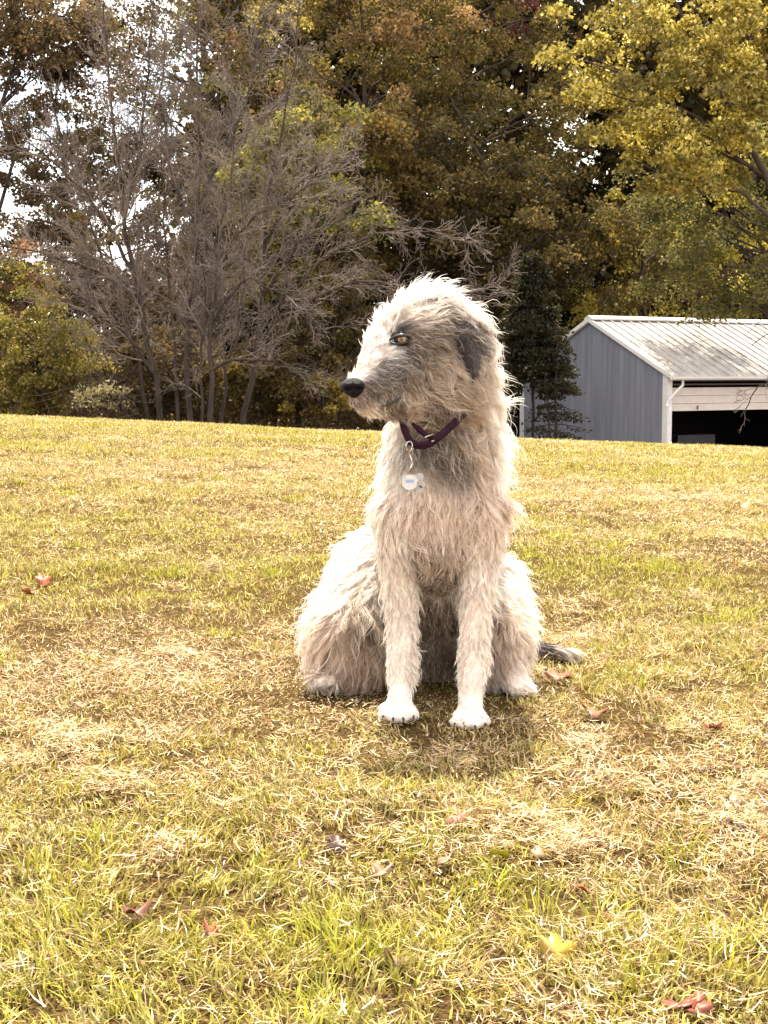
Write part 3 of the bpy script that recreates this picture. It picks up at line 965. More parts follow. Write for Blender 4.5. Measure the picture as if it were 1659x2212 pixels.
def spawn(pts, rr, kids, Lc, lvl, out, up, t0=0.12):
    n = len(pts)
    for k in range(kids):
        t = t0 + (0.98 - t0) * (k + rng.random()) / kids
        s = t * (n - 1)
        i = min(int(s), n - 2)
        f = s - i
        p = pts[i] * (1 - f) + pts[i + 1] * f
        d = pts[i + 1] - pts[i]
        d = d / np.linalg.norm(d)
        side = rng.normal(0, 1, 3); side[1] *= 0.75
        side -= d * side.dot(d); side /= np.linalg.norm(side)
        ang = 0.28 + 0.62 * rng.random()
        dd = d * math.cos(ang) + side * math.sin(ang)
        r = max(0.005, (rr[i] * (1 - f) + rr[i + 1] * f) * (0.45 if lvl < 2 else 0.5))
        grow(p, dd, Lc * (0.5 + 0.8 * rng.random()) * (1.15 - 0.45 * t), min(r, 0.035), lvl, out, up)


def resample(P, m=14):
    P = np.array(P, float)
    d = np.concatenate([[0], np.cumsum(np.linalg.norm(np.diff(P, axis=0), axis=1))])
    t = np.linspace(0, d[-1], m)
    return np.stack([np.interp(t, d, P[:, k]) for k in range(3)], -1)


def bare_tree(label, Y, stems, r0, up=0.3, kids=10, Lc=1.7):
    """stems: lists of (px, py, dY); the first point is at the ground."""
    first = stems[0][0]
    bx = float(W(first[0], 900, Y)[0]); gz = float(ground_z(bx, Y))
    root = empty('bare_tree', (bx, Y, gz), label=label, category='tree', group='bare grey-stemmed trees at the lawn edge')
    o3 = np.array([bx, Y, gz])
    out = [[], [], []]
    for si, st in enumerate(stems):
        P = np.array([W(a, b, Y + c) for a, b, c in st])
        if st[0][1] > 860:
            P[0, 2] = float(ground_z(P[0, 0], P[0, 1])) - 0.15
        P = resample(P)
        P[1:-1] += rng.normal(0, 0.035, (len(P) - 2, 3))
        rs = np.linspace(r0 * (1 if si == 0 else 0.62), 0.014, len(P))
        V, F = tube_geo([P - o3], [rs], 8)
        obj('stem', mesh_np('stem', V, F, True), M_stem, root)
        Ls = np.linalg.norm(P[-1] - P[0])
        spawn(P, rs, int(kids * Ls / 3.7), Lc, 0, out, up, 0.25 if st[0][1] > 860 else 0.1)
    br, tw = out[0], out[1] + out[2]
    V, F = tube_geo([p - o3 for p, _ in br], [r for _, r in br], 5)
    obj('branches', mesh_np('branches', V, F, True), M_twig, root, kind='stuff')
    V, F = tube_geo([p - o3 for p, _ in tw], [np.maximum(r, 0.0062) for _, r in tw], 3)
    obj('twigs', mesh_np('twigs', V, F, True), M_twig, root, kind='stuff')
    return len(F)


nt_ = 0
nt_ += bare_tree('bare tree with a thick stem leaning left at its top, leftmost of the four', 46.0,
                 [[(348, 895, 0), (337, 820, 0), (312, 700, 0), (292, 600, 0), (270, 500, 0), (262, 380, 0), (240, 250, 0), (225, 60, 0), (228, -60, 0)],
                  [(286, 585, 0), (240, 500, -0.3), (170, 400, -0.4), (90, 330, -0.5), (10, 260, -0.5)],
                  [(300, 640, 0), (200, 580, 0.5), (100, 550, 0.6), (-20, 520, 0.7)],
                  [(268, 470, 0), (300, 330, 0.2), (320, 180, 0.3), (330, 20, 0.3)],
                  [(335, 810, 0), (250, 690, -0.6), (180, 675, -0.8), (120, 640, -0.8)],
                  [(322, 895, 0.4), (300, 780, 0.4), (255, 640, 0.5), (190, 480, 0.6), (150, 330, 0.6), (140, 180, 0.6)]], 0.105, kids=12)
nt_ += bare_tree('tall straight bare tree, middle of the clump', 45.5,
                 [[(412, 895, 0), (402, 800, 0), (400, 700, 0), (415, 600, 0), (428, 480, 0), (433, 330, 0), (425, 150, 0), (430, -60, 0)],
                  [(430, 440, 0), (480, 340, 0.2), (530, 230, 0.4), (560, 80, 0.4)],
                  [(426, 500, 0), (370, 380, 0.2), (345, 230, 0.3), (360, 60, 0.3)],
                  [(385, 895, 0.3), (378, 760, 0.3), (362, 600, 0.3), (352, 450, 0.3), (348, 260, 0.4)]], 0.10, kids=12)
nt_ += bare_tree('crooked bare tree whose stem forks low to the right', 44.6,
                 [[(452, 893, 0), (455, 790, 0), (452, 700, 0), (468, 600, 0), (472, 510, 0), (500, 400, 0), (505, 250, 0)],
                  [(456, 700, 0), (500, 640, -0.2), (545, 600, -0.3), (620, 640, -0.5), (690, 700, -0.6), (725, 735, -0.6)],
                  [(456, 800, 0), (500, 775, -0.2), (600, 780, -0.4), (700, 800, -0.5)],
                  [(478, 893, 0.5), (490, 800, 0.5), (520, 690, 0.6), (530, 540, 0.7), (520, 380, 0.7)],
                  [(436, 893, 0.2), (432, 780, 0.2), (445, 690, 0.2), (440, 560, 0.2)],
                  [(470, 560, 0), (540, 480, -0.2), (640, 400, -0.3), (720, 350, -0.3)]], 0.09, kids=12, up=0.15)
nt_ += bare_tree('bare tree with long branches sweeping right over the dog, rightmost of the four', 47.0,
                 [[(520, 893, 0), (545, 800, 0), (565, 690, 0), (572, 560, 0), (578, 430, 0), (600, 300, 0), (640, 130, 0), (650, -20, 0)],
                  [(548, 780, 0), (610, 650, -0.6), (700, 560, -0.9), (800, 510, -1.1), (900, 490, -1.2), (990, 515, -1.3), (1060, 550, -1.3)],
                  [(556, 740, 0), (640, 650, -0.8), (780, 605, -1.1), (920, 620, -1.3), (1085, 640, -1.5)],
                  [(574, 520, 0), (640, 420, -0.2), (700, 380, -0.4), (760, 300, -0.5)],
                  [(570, 640, 0), (650, 520, -0.4), (740, 470, -0.6), (830, 450, -0.8)]], 0.10, kids=11, up=0.0)
nt_ += bare_tree('leafless twiggy tree reaching in over the shed roof from the right edge', 48.0,
                 [[(1760, 900, 0), (1740, 800, 0), (1720, 740, 0), (1690, 720, 0), (1650, 730, 0), (1625, 745, 0)],
                  [(1740, 800, 0), (1690, 790, -0.3), (1640, 835, -0.5), (1608, 880, -0.5), (1600, 900, -0.5)]], 0.05, kids=12, Lc=0.8, up=0.1)

# spruce whose tips show above the shed roof at the right edge
conifer('tan-tipped spruce behind the shed at the right edge', 1655, 630, 69.5, 1.5, pal='shrub', tiers=14, n_per=40, gap=0.3)


# ------------------------------------------------------------------ dog
def P3(*a):
    return W(a[0], a[1], a[2])


bones = [  # px, py, Y, r  ->  px, py, Y, r   (tapered capsules fused into one skin)
    (925, 716, 3.19, .084, 962, 742, 3.22, .082),      # cranium
    (866, 722, 3.13, .052, 925, 716, 3.17, .080),      # brow
    (872, 775, 3.12, .060, 790, 834, 3.045, .038),     # muzzle
    (832, 742, 3.105, .034, 798, 803, 3.05, .027),      # stop and bridge
    (768, 864, 3.035, .014, 800, 864, 3.05, .026),      # chin
    (905, 845, 3.15, .050, 800, 860, 3.055, .031),     # lower jaw
    (950, 800, 3.18, .085, 988, 800, 3.23, .066),     # cheek
    (925, 848, 3.17, .060, 985, 858, 3.23, .070),     # throat
    (968, 800, 3.27, .080, 955, 960, 3.28, .105),      # neck
    (948, 930, 3.27, .100, 944, 1080, 3.26, .122),     # lower neck
    (944, 1080, 3.26, .122, 942, 1160, 3.24, .100),    # chest
    (942, 1160, 3.25, .092, 940, 1215, 3.26, .058),    # brisket
    (960, 1000, 3.38, .112, 945, 1190, 3.52, .138),     # withers, back
    (945, 1190, 3.52, .138, 920, 1350, 3.68, .165),    # loin, rump
    (935, 1260, 3.50, .11, 930, 1390, 3.60, .12),      # belly
    (876, 1110, 3.21, .066, 866, 1230, 3.20, .039),    # left front shoulder, arm
    (866, 1230, 3.20, .039, 868, 1340, 3.18, .029),
    (868, 1340, 3.18, .029, 868, 1430, 3.155, .030),
    (868, 1430, 3.155, .030, 865, 1490, 3.13, .0235),
    (865, 1490, 3.13, .0235, 862, 1530, 3.10, .027),
    (1022, 1110, 3.22, .066, 1030, 1220, 3.20, .039),  # right front leg
    (1030, 1220, 3.20, .039, 1027, 1340, 3.16, .029),
    (1027, 1340, 3.16, .029, 1021, 1440, 3.125, .030),
    (1021, 1440, 3.125, .030, 1017, 1505, 3.095, .0235),
    (1017, 1505, 3.095, .0235, 1015, 1545, 3.07, .027),
    (822, 1238, 3.58, .104, 762, 1375, 3.44, .098),    # left haunch
    (765, 1370, 3.44, .098, 770, 1420, 3.40, .072),
    (770, 1440, 3.42, .045, 715, 1462, 3.36, .022),    # left hind foot
    (1036, 1278, 3.58, .100, 1062, 1370, 3.46, .088),  # right haunch
    (1056, 1370, 3.46, .084, 1068, 1430, 3.42, .062),
    (1075, 1440, 3.42, .040, 1118, 1478, 3.35, .022),  # right hind foot
]
# toes
for (cx, cy_, Y) in ((861, 1540, 3.075), (1016, 1556, 3.045)):
    for k in range(4):
        bones.append((cx - 31 + 20.5 * k, cy_ + (4 if k in (0, 3) else 9), Y - (0.004 if k in (0, 3) else 0.02), .0135, cx - 20 + 13 * k, cy_ - 12, Y + 0.02, .015))
for (cx, cy_, Y) in ((700, 1466, 3.34), (1125, 1484, 3.33)):
    for k in range(3):
        bones.append((cx - 12 + 14 * k, cy_ + 4, Y - .01, .014, cx - 8 + 10 * k, cy_, Y + .03, .015))

_ico = None


def ico():
    global _ico
    if _ico is None:
        import bmesh
        bm = bmesh.new()
        bmesh.ops.create_icosphere(bm, subdivisions=3, radius=1)
        _ico = (np.array([v.co[:] for v in bm.verts]), np.array([[v.index for v in f.verts] for f in bm.faces]))
        bm.free()
    return _ico


Vi, Fi = ico()
BV, BF, off = [], [], 0
for b_ in bones:
    p, q = W(*b_[:3]), W(*b_[4:7])
    r0, r1 = b_[3], b_[7]
    d = q - p
    L = np.linalg.norm(d)
    n = max(2, int(L / (0.35 * min(r0, r1))) + 1)
    for k in range(n):
        t_ = k / (n - 1)
        BV.append(Vi * (r0 * (1 - t_) + r1 * t_) + (p + d * t_)); BF.append(Fi + off); off += len(Vi)
raw = mesh_np('dog_raw', np.concatenate(BV), np.concatenate(BF))
ro = bpy.data.objects.new('dog_raw', raw)
COL.objects.link(ro)
md = ro.modifiers.new('r', 'REMESH'); md.mode = 'VOXEL'; md.voxel_size = 0.0056
sm = ro.modifiers.new('s', 'SMOOTH'); sm.iterations = 3; sm.factor = 0.6
dg = bpy.context.evaluated_depsgraph_get()
body_me = bpy.data.meshes.new_from_object(ro.evaluated_get(dg))
bpy.data.objects.remove(ro)
bpy.data.meshes.remove(raw)
body_me.name = 'body'
nv = len(body_me.vertices)
BVs = np.empty(nv * 3, np.float32); body_me.vertices.foreach_get('co', BVs); BVs = BVs.reshape(-1, 3).astype(float)

# colour and lie of the coat, hollows darkened as shade, given at points of the dog and blended between them
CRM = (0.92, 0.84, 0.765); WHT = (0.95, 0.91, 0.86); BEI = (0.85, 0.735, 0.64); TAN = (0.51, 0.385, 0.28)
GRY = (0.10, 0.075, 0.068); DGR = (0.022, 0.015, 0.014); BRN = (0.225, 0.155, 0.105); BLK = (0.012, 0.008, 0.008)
# px, py, Y, colour, salt, direction (right, down, towards camera), length cm, lift, wave
coat = [
    (915, 635, 3.15, WHT, .1, (0.35, -0.8, .1), 5.0, .75, .30),
    (860, 655, 3.13, WHT, .1, (-.1, -0.9, .2), 4.0, .6, .28),
    (960, 640, 3.2, WHT, .1, (0.8, -0.35, 0), 5.0, .6, .30),
    (1010, 680, 3.25, CRM, .1, (0.9, 0.2, 0), 5.5, .5, .35),
    (812, 700, 3.11, WHT, .1, (-.3, -0.9, .2), 3.4, .55, .25),
    (810, 735, 3.09, WHT, .1, (-.25, -0.9, .3), 3.2, .5, .25),
    (860, 690, 3.08, CRM, .2, (0.35, -0.7, .2), 4.0, .35, .28),
    (900, 690, 3.08, CRM, .2, (0.85, -0.3, .2), 5.0, .35, .28),
    (950, 700, 3.11, BRN, .45, (0.95, 0.15, .1), 5.5, .3, .28),
    (1000, 720, 3.15, GRY, .4, (0.95, 0.35, .1), 5.0, .3, .28),
    (855, 745, 3.075, DGR, .0, (0.6, 0.3, .2), 1.4, .2, .2),
    (878, 749, 3.08, DGR, .0, (0.9, 0.3, .2), 1.5, .2, .2),
    (884, 721, 3.085, BRN, .1, (0.9, -0.1, .2), 1.8, .2, .2),
    (850, 724, 3.075, DGR, .0, (0.5, -0.6, .2), 1.6, .2, .2),
    (836, 728, 3.07, WHT, .0, (-.1, -0.8, .3), 3.0, .35, .2),
    (846, 708, 3.08, WHT, .1, (.1, -0.8, .3), 3.4, .35, .2),
    (864, 714, 3.08, DGR, .15, (0.8, -0.3, .2), 1.8, .25, .2),
    (866, 752, 3.07, GRY, .2, (0.6, 0.6, .2), 1.8, .25, .2),
    (896, 738, 3.08, BRN, .2, (0.95, 0.1, .2), 3.0, .3, .2),
    (925, 735, 3.09, BRN, .5, (0.95, 0.25, .2), 5.0, .3, .3),
    (835, 760, 3.06, WHT, .2, (0.35, -0.5, .3), 3.2, .3, .25),
    (800, 778, 3.04, WHT, .1, (0.3, -0.75, .3), 2.4, .35, .25),
    (768, 806, 3.02, WHT, .1, (0.7, -0.5, .2), 1.3, .3, .2),
    (830, 800, 3.04, GRY, .35, (0.95, 0.15, .2), 2.4, .2, .25),
    (800, 840, 3.02, GRY, .35, (0.95, 0.3, .2), 1.6, .2, .2),
    (780, 865, 3.02, (0.36, .28, .25), .4, (0.8, 0.6, .2), 1.5, .25, .2),
    (800, 885, 3.04, CRM, .2, (0.6, 0.8, .1), 2.2, .4, .3),
    (840, 875, 3.05, BRN, .4, (0.8, 0.6, .2), 2.6, .3, .3),
    (880, 800, 3.06, BRN, .5, (0.8, 0.5, .2), 4.4, .25, .32),
    (890, 860, 3.08, TAN, .45, (0.65, 0.75, .2), 5.0, .3, .35),
    (870, 895, 3.1, TAN, .3, (0.5, 0.85, .2), 4.0, .4, .35),
    (940, 800, 3.09, TAN, .5, (0.8, 0.6, .2), 6.0, .3, .4),
    (930, 870, 3.09, BRN, .4, (0.55, 0.85, .2), 6.0, .35, .4),
    (985, 790, 3.13, TAN, .5, (0.9, 0.45, .2), 6.5, .3, .45),
    (985, 860, 3.14, TAN, .45, (0.7, 0.75, .2), 6.5, .35, .45),
    (1030, 800, 3.2, CRM, .3, (0.9, 0.4, .1), 7.0, .45, .45),
    (1030, 880, 3.2, CRM, .3, (0.8, 0.6, .1), 7.0, .45, .45),
    (1065, 800, 3.3, WHT, .1, (0.9, 0.3, 0), 7.0, .6, .45),
    (1080, 880, 3.3, WHT, .1, (0.9, 0.3, 0), 7.5, .6, .45),
    (1090, 1000, 3.3, WHT, .1, (0.8, 0.55, 0), 7.0, .55, .45),
    (1085, 1100, 3.3, CRM, .1, (0.4, 0.9, 0), 5.5, .5, .4),
    (830, 930, 3.22, WHT, .1, (-.35, 0.9, .1), 5.0, .4, .35),
    (815, 1020, 3.2, WHT, .1, (-.4, 0.9, .1), 5.5, .45, .38),
    (820, 1110, 3.2, CRM, .1, (-.15, 0.95, .1), 4.2, .4, .35),
    (888, 935, 3.13, (.12, .08, .06), .0, (0.2, 0.95, .1), 2.2, .2, .3),  # hollow between the collar straps, its shade painted in
    (930, 930, 3.13, (.15, .1, .075), .2, (0.6, 0.8, .1), 3.5, .2, .35),
    (965, 985, 3.14, (.17, .12, .085), .3, (0.6, 0.8, .1), 6.0, .35, .45),
    (1010, 960, 3.17, TAN, .45, (0.8, 0.6, .1), 7.0, .4, .45),
    (1030, 1040, 3.18, BEI, .3, (0.6, 0.8, .1), 7.0, .4, .45),
    (870, 1030, 3.12, CRM, .2, (-.15, 1, .1), 4.0, .25, .3),
    (930, 1060, 3.12, BEI, .2, (0.05, 1, .1), 4.0, .2, .25),
    (960, 1130, 3.12, BEI, .2, (0.1, 1, .1), 4.0, .2, .25),
    (900, 1130, 3.12, BEI, .2, (-.1, 1, .1), 4.0, .2, .25),
    (930, 1200, 3.14, TAN, .3, (0.0, 1, .15), 4.5, .3, .35),
    (945, 1250, 3.20, BRN, .3, (0.0, 1, .1), 4.5, .3, .35),
    (1050, 1130, 3.15, BEI, .3, (0.1, 1, .1), 4.5, .35, .35),
    (850, 1160, 3.13, CRM, .2, (0.1, 1, .1), 4.0, .3, .35),
    (860, 1260, 3.14, CRM, .1, (0.05, 1, .1), 2.8, .2, .3),
    (838, 1270, 3.18, CRM, .1, (-.3, .95, .1), 3.2, .4, .3),
    (895, 1300, 3.16, CRM, .1, (0.3, .95, .1), 2.6, .35, .3),
    (867, 1400, 3.11, WHT, .05, (0.05, 1, .1), 1.7, .22, .25),
    (900, 1420, 3.15, CRM, .05, (0.6, .8, 0), 2.8, .4, .3),
    (862, 1500, 3.08, WHT, .0, (0.0, 1, .1), 1.5, .2, .15),
    (862, 1545, 3.05, WHT, .0, (0.0, .8, .5), 0.45, .15, .1),
    (1040, 1230, 3.14, CRM, .2, (0.15, 1, .1), 3.4, .3, .35),
    (1066, 1250, 3.18, CRM, .1, (0.35, .95, .1), 3.4, .4, .3),
    (1028, 1330, 3.11, CRM, .1, (0.0, 1, .1), 2.2, .22, .28),
    (1055, 1400, 3.15, CRM, .1, (0.5, .85, 0), 3.0, .38, .28),
    (1018, 1440, 3.07, WHT, .05, (0.0, 1, .1), 1.7, .22, .25),
    (985, 1440, 3.1, CRM, .05, (-.4, .9, 0), 2.0, .3, .25),
    (1014, 1520, 3.04, WHT, .0, (0.0, 1, .1), 1.4, .2, .15),
    (1016, 1558, 3.02, WHT, .0, (0.0, .8, .5), 0.45, .15, .1),
    (800, 1200, 3.45, WHT, .05, (-.6, .7, 0), 4.5, .4, .35),
    (720, 1270, 3.42, WHT, .05, (-.75, .65, 0), 6.0, .45, .35),
    (675, 1380, 3.40, BEI, .2, (-.7, .75, 0), 6.0, .4, .35),
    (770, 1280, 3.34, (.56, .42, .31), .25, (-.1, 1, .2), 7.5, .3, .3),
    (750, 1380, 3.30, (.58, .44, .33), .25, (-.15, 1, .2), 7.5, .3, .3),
    (810, 1340, 3.34, BRN, .25, (0.1, 1, .2), 7.0, .3, .3),  # brown stands in for the shaded haunch fold
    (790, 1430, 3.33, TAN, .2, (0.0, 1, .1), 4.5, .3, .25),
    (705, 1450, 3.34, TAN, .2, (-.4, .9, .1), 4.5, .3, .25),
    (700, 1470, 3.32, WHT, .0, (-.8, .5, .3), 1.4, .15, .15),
    (930, 1330, 3.42, BRN, .2, (0.15, .95, 0), 4.5, .2, .25),  # belly browned to paint the dark gap between the legs
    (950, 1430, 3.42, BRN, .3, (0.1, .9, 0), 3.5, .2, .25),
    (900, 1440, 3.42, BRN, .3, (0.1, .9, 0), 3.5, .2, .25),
    (1075, 1240, 3.45, WHT, .05, (.6, .6, 0), 5.5, .5, .35),
    (1120, 1320, 3.42, CRM, .05, (.7, .65, 0), 5.5, .45, .35),
    (1125, 1420, 3.40, CRM, .1, (.65, .75, 0), 5.5, .4, .3),
    (1075, 1330, 3.34, TAN, .2, (.3, .9, .1), 6.0, .3, .3),
    (1085, 1410, 3.33, (.42, .31, .23), .2, (.2, 1, .1), 5.0, .3, .3),
    (1120, 1482, 3.32, WHT, .0, (.8, .5, .3), 1.4, .15, .15),
    (960, 800, 3.5, CRM, .1, (.3, 1, -.1), 6.0, .4, .3),
    (950, 1100, 3.75, CRM, .1, (0, 1, -.1), 6.0, .4, .3),
    (950, 1400, 3.9, CRM, .1, (0, 1, -.1), 5.0, .4, .3),
]
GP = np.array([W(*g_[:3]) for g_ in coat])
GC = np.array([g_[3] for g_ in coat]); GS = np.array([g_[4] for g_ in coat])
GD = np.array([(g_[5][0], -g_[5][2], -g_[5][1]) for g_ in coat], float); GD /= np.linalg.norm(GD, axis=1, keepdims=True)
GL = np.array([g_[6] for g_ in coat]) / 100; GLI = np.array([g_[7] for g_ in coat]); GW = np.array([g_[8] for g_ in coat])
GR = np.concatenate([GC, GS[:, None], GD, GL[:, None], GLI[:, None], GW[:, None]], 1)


def coat_at(P, power=5.0):
    out = np.empty((len(P), GR.shape[1]))
    for i in range(0, len(P), 20000):
        d = np.linalg.norm(P[i:i + 20000, None, :] - GP[None], axis=2) + 0.004
        w = d ** -power
        w /= w.sum(1, keepdims=True)
        out[i:i + 20000] = w @ GR
    return out


dogroot = empty('dog', (0.02, 3.3, 0.0), label='shaggy cream and grey wolfhound sitting on the grass, head turned left', category='dog')
dloc = np.array([0.02, 3.3, 0.0])

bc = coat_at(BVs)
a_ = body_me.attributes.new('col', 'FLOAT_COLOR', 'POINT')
cc = np.ones((nv, 4), np.float32); cc[:, :3] = bc[:, :3] * np.array([0.8, 0.73, 0.68])  # undercoat darker than the fur, standing in for shade between locks
a_.data.foreach_set('color', cc.ravel())
body_me.vertices.foreach_set('co', (BVs - dloc).astype(np.float32).ravel())
body_me.polygons.foreach_set('use_smooth', np.ones(len(body_me.polygons), bool))
body_me.update()
M_skin = leaf_mat('dog_undercoat', 0.0, 0.0)
body_me.materials.clear()
obj('body', body_me, M_skin, dogroot)


def fur_mat(name):
    m, t = mat_new(name)
    o = t.nodes.new('ShaderNodeOutputMaterial')
    a = t.nodes.new('ShaderNodeAttribute'); a.attribute_name = 'col'
    d = t.nodes.new('ShaderNodeBsdfDiffuse')
    tr = t.nodes.new('ShaderNodeBsdfTranslucent')
    h = t.nodes.new('ShaderNodeBsdfHair'); h.component = 'Reflection'
    h.inputs['RoughnessU'].default_value = 0.35; h.inputs['RoughnessV'].default_value = 0.6
    h.inputs['Offset'].default_value = R(-4)
    h.inputs['Color'].default_value = (0.9, 0.82, 0.72, 1)
    m1 = t.nodes.new('ShaderNodeMixShader'); m1.inputs[0].default_value = 0.5
    m2 = t.nodes.new('ShaderNodeMixShader'); m2.inputs[0].default_value = 0.07
    hi = t.nodes.new('ShaderNodeHairInfo')
    ml = t.nodes.new('ShaderNodeMix'); ml.data_type = 'RGBA'; ml.blend_type = 'MULTIPLY'; ml.inputs['Factor'].default_value = 1
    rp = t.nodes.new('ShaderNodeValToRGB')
    rp.color_ramp.elements[0].color = (0.74, 0.66, 0.60, 1); rp.color_ramp.elements[0].position = 0.0  # own root-to-tip tone, also painting shade into gaps between locks
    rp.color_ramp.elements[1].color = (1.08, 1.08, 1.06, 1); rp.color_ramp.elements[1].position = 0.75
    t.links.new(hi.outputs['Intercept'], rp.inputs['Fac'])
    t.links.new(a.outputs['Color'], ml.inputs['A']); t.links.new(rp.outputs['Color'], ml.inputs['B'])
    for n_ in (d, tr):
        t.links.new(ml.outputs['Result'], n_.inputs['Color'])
    t.links.new(d.outputs[0], m1.inputs[1]); t.links.new(tr.outputs[0], m1.inputs[2])
    t.links.new(m1.outputs[0], m2.inputs[1]); t.links.new(h.outputs[0], m2.inputs[2])
    t.links.new(m2.outputs[0], o.inputs[0])
    return m


M_fur = fur_mat('wiry_coat')


def hair_object(name, P, rad, color, parent, mat):
    """P (n,k,3) strands."""
    n, k, _ = P.shape
    hc = bpy.data.hair_curves.new(name)
    hc.add_curves([k] * n)
    hc.attributes['position'].data.foreach_set('vector', P.astype(np.float32).ravel())
    at = hc.attributes.get('radius') or hc.attributes.new('radius', 'FLOAT', 'POINT')
    at.data.foreach_set('value', rad.astype(np.float32).ravel())
    ca = hc.attributes.new('col', 'FLOAT_COLOR', 'CURVE')
    c = np.ones((n, 4), np.float32); c[:, :3] = color
    ca.data.foreach_set('color', c.ravel())
    hc.materials.append(mat)
    return link(bpy.data.objects.new(name, hc), parent)


def unit(v):
    return v / (np.linalg.norm(v, axis=-1, keepdims=True) + 1e-9)


def surf_sample(me_, n, offset):
    me_.calc_loop_triangles()
    m = len(me_.loop_triangles)
    tri = np.empty(m * 3, np.int32); me_.loop_triangles.foreach_get('vertices', tri); tri = tri.reshape(-1, 3)
    v = np.empty(len(me_.vertices) * 3, np.float32); me_.vertices.foreach_get('co', v); v = v.reshape(-1, 3).astype(float) + offset
    nn = np.empty(len(me_.vertices) * 3, np.float32); me_.vertices.foreach_get('normal', nn); nn = nn.reshape(-1, 3).astype(float)
    a, b, c = v[tri[:, 0]], v[tri[:, 1]], v[tri[:, 2]]
    ar = np.linalg.norm(np.cross(b - a, c - a), axis=1)
    nrm = unit(np.cross(b - a, c - a))
    wgt = ar * np.where(nrm[:, 1] > 0.35, 0.35, 1.0) * np.where(a[:, 2] > 0.55, 1.35, 1.0)
    i = rng.choice(m, n, p=wgt / wgt.sum())
    r1 = np.sqrt(rng.random((n, 1))); r2 = rng.random((n, 1))
    w0, w1, w2 = 1 - r1, r1 * (1 - r2), r1 * r2
    P = a[i] * w0 + b[i] * w1 + c[i] * w2
    N = unit(nn[tri[i, 0]] * w0 + nn[tri[i, 1]] * w1 + nn[tri[i, 2]] * w2)
    return P, N


EYE_P = W(868, 733, 3.075)
NOSE_P = W(764, 836, 3.015)


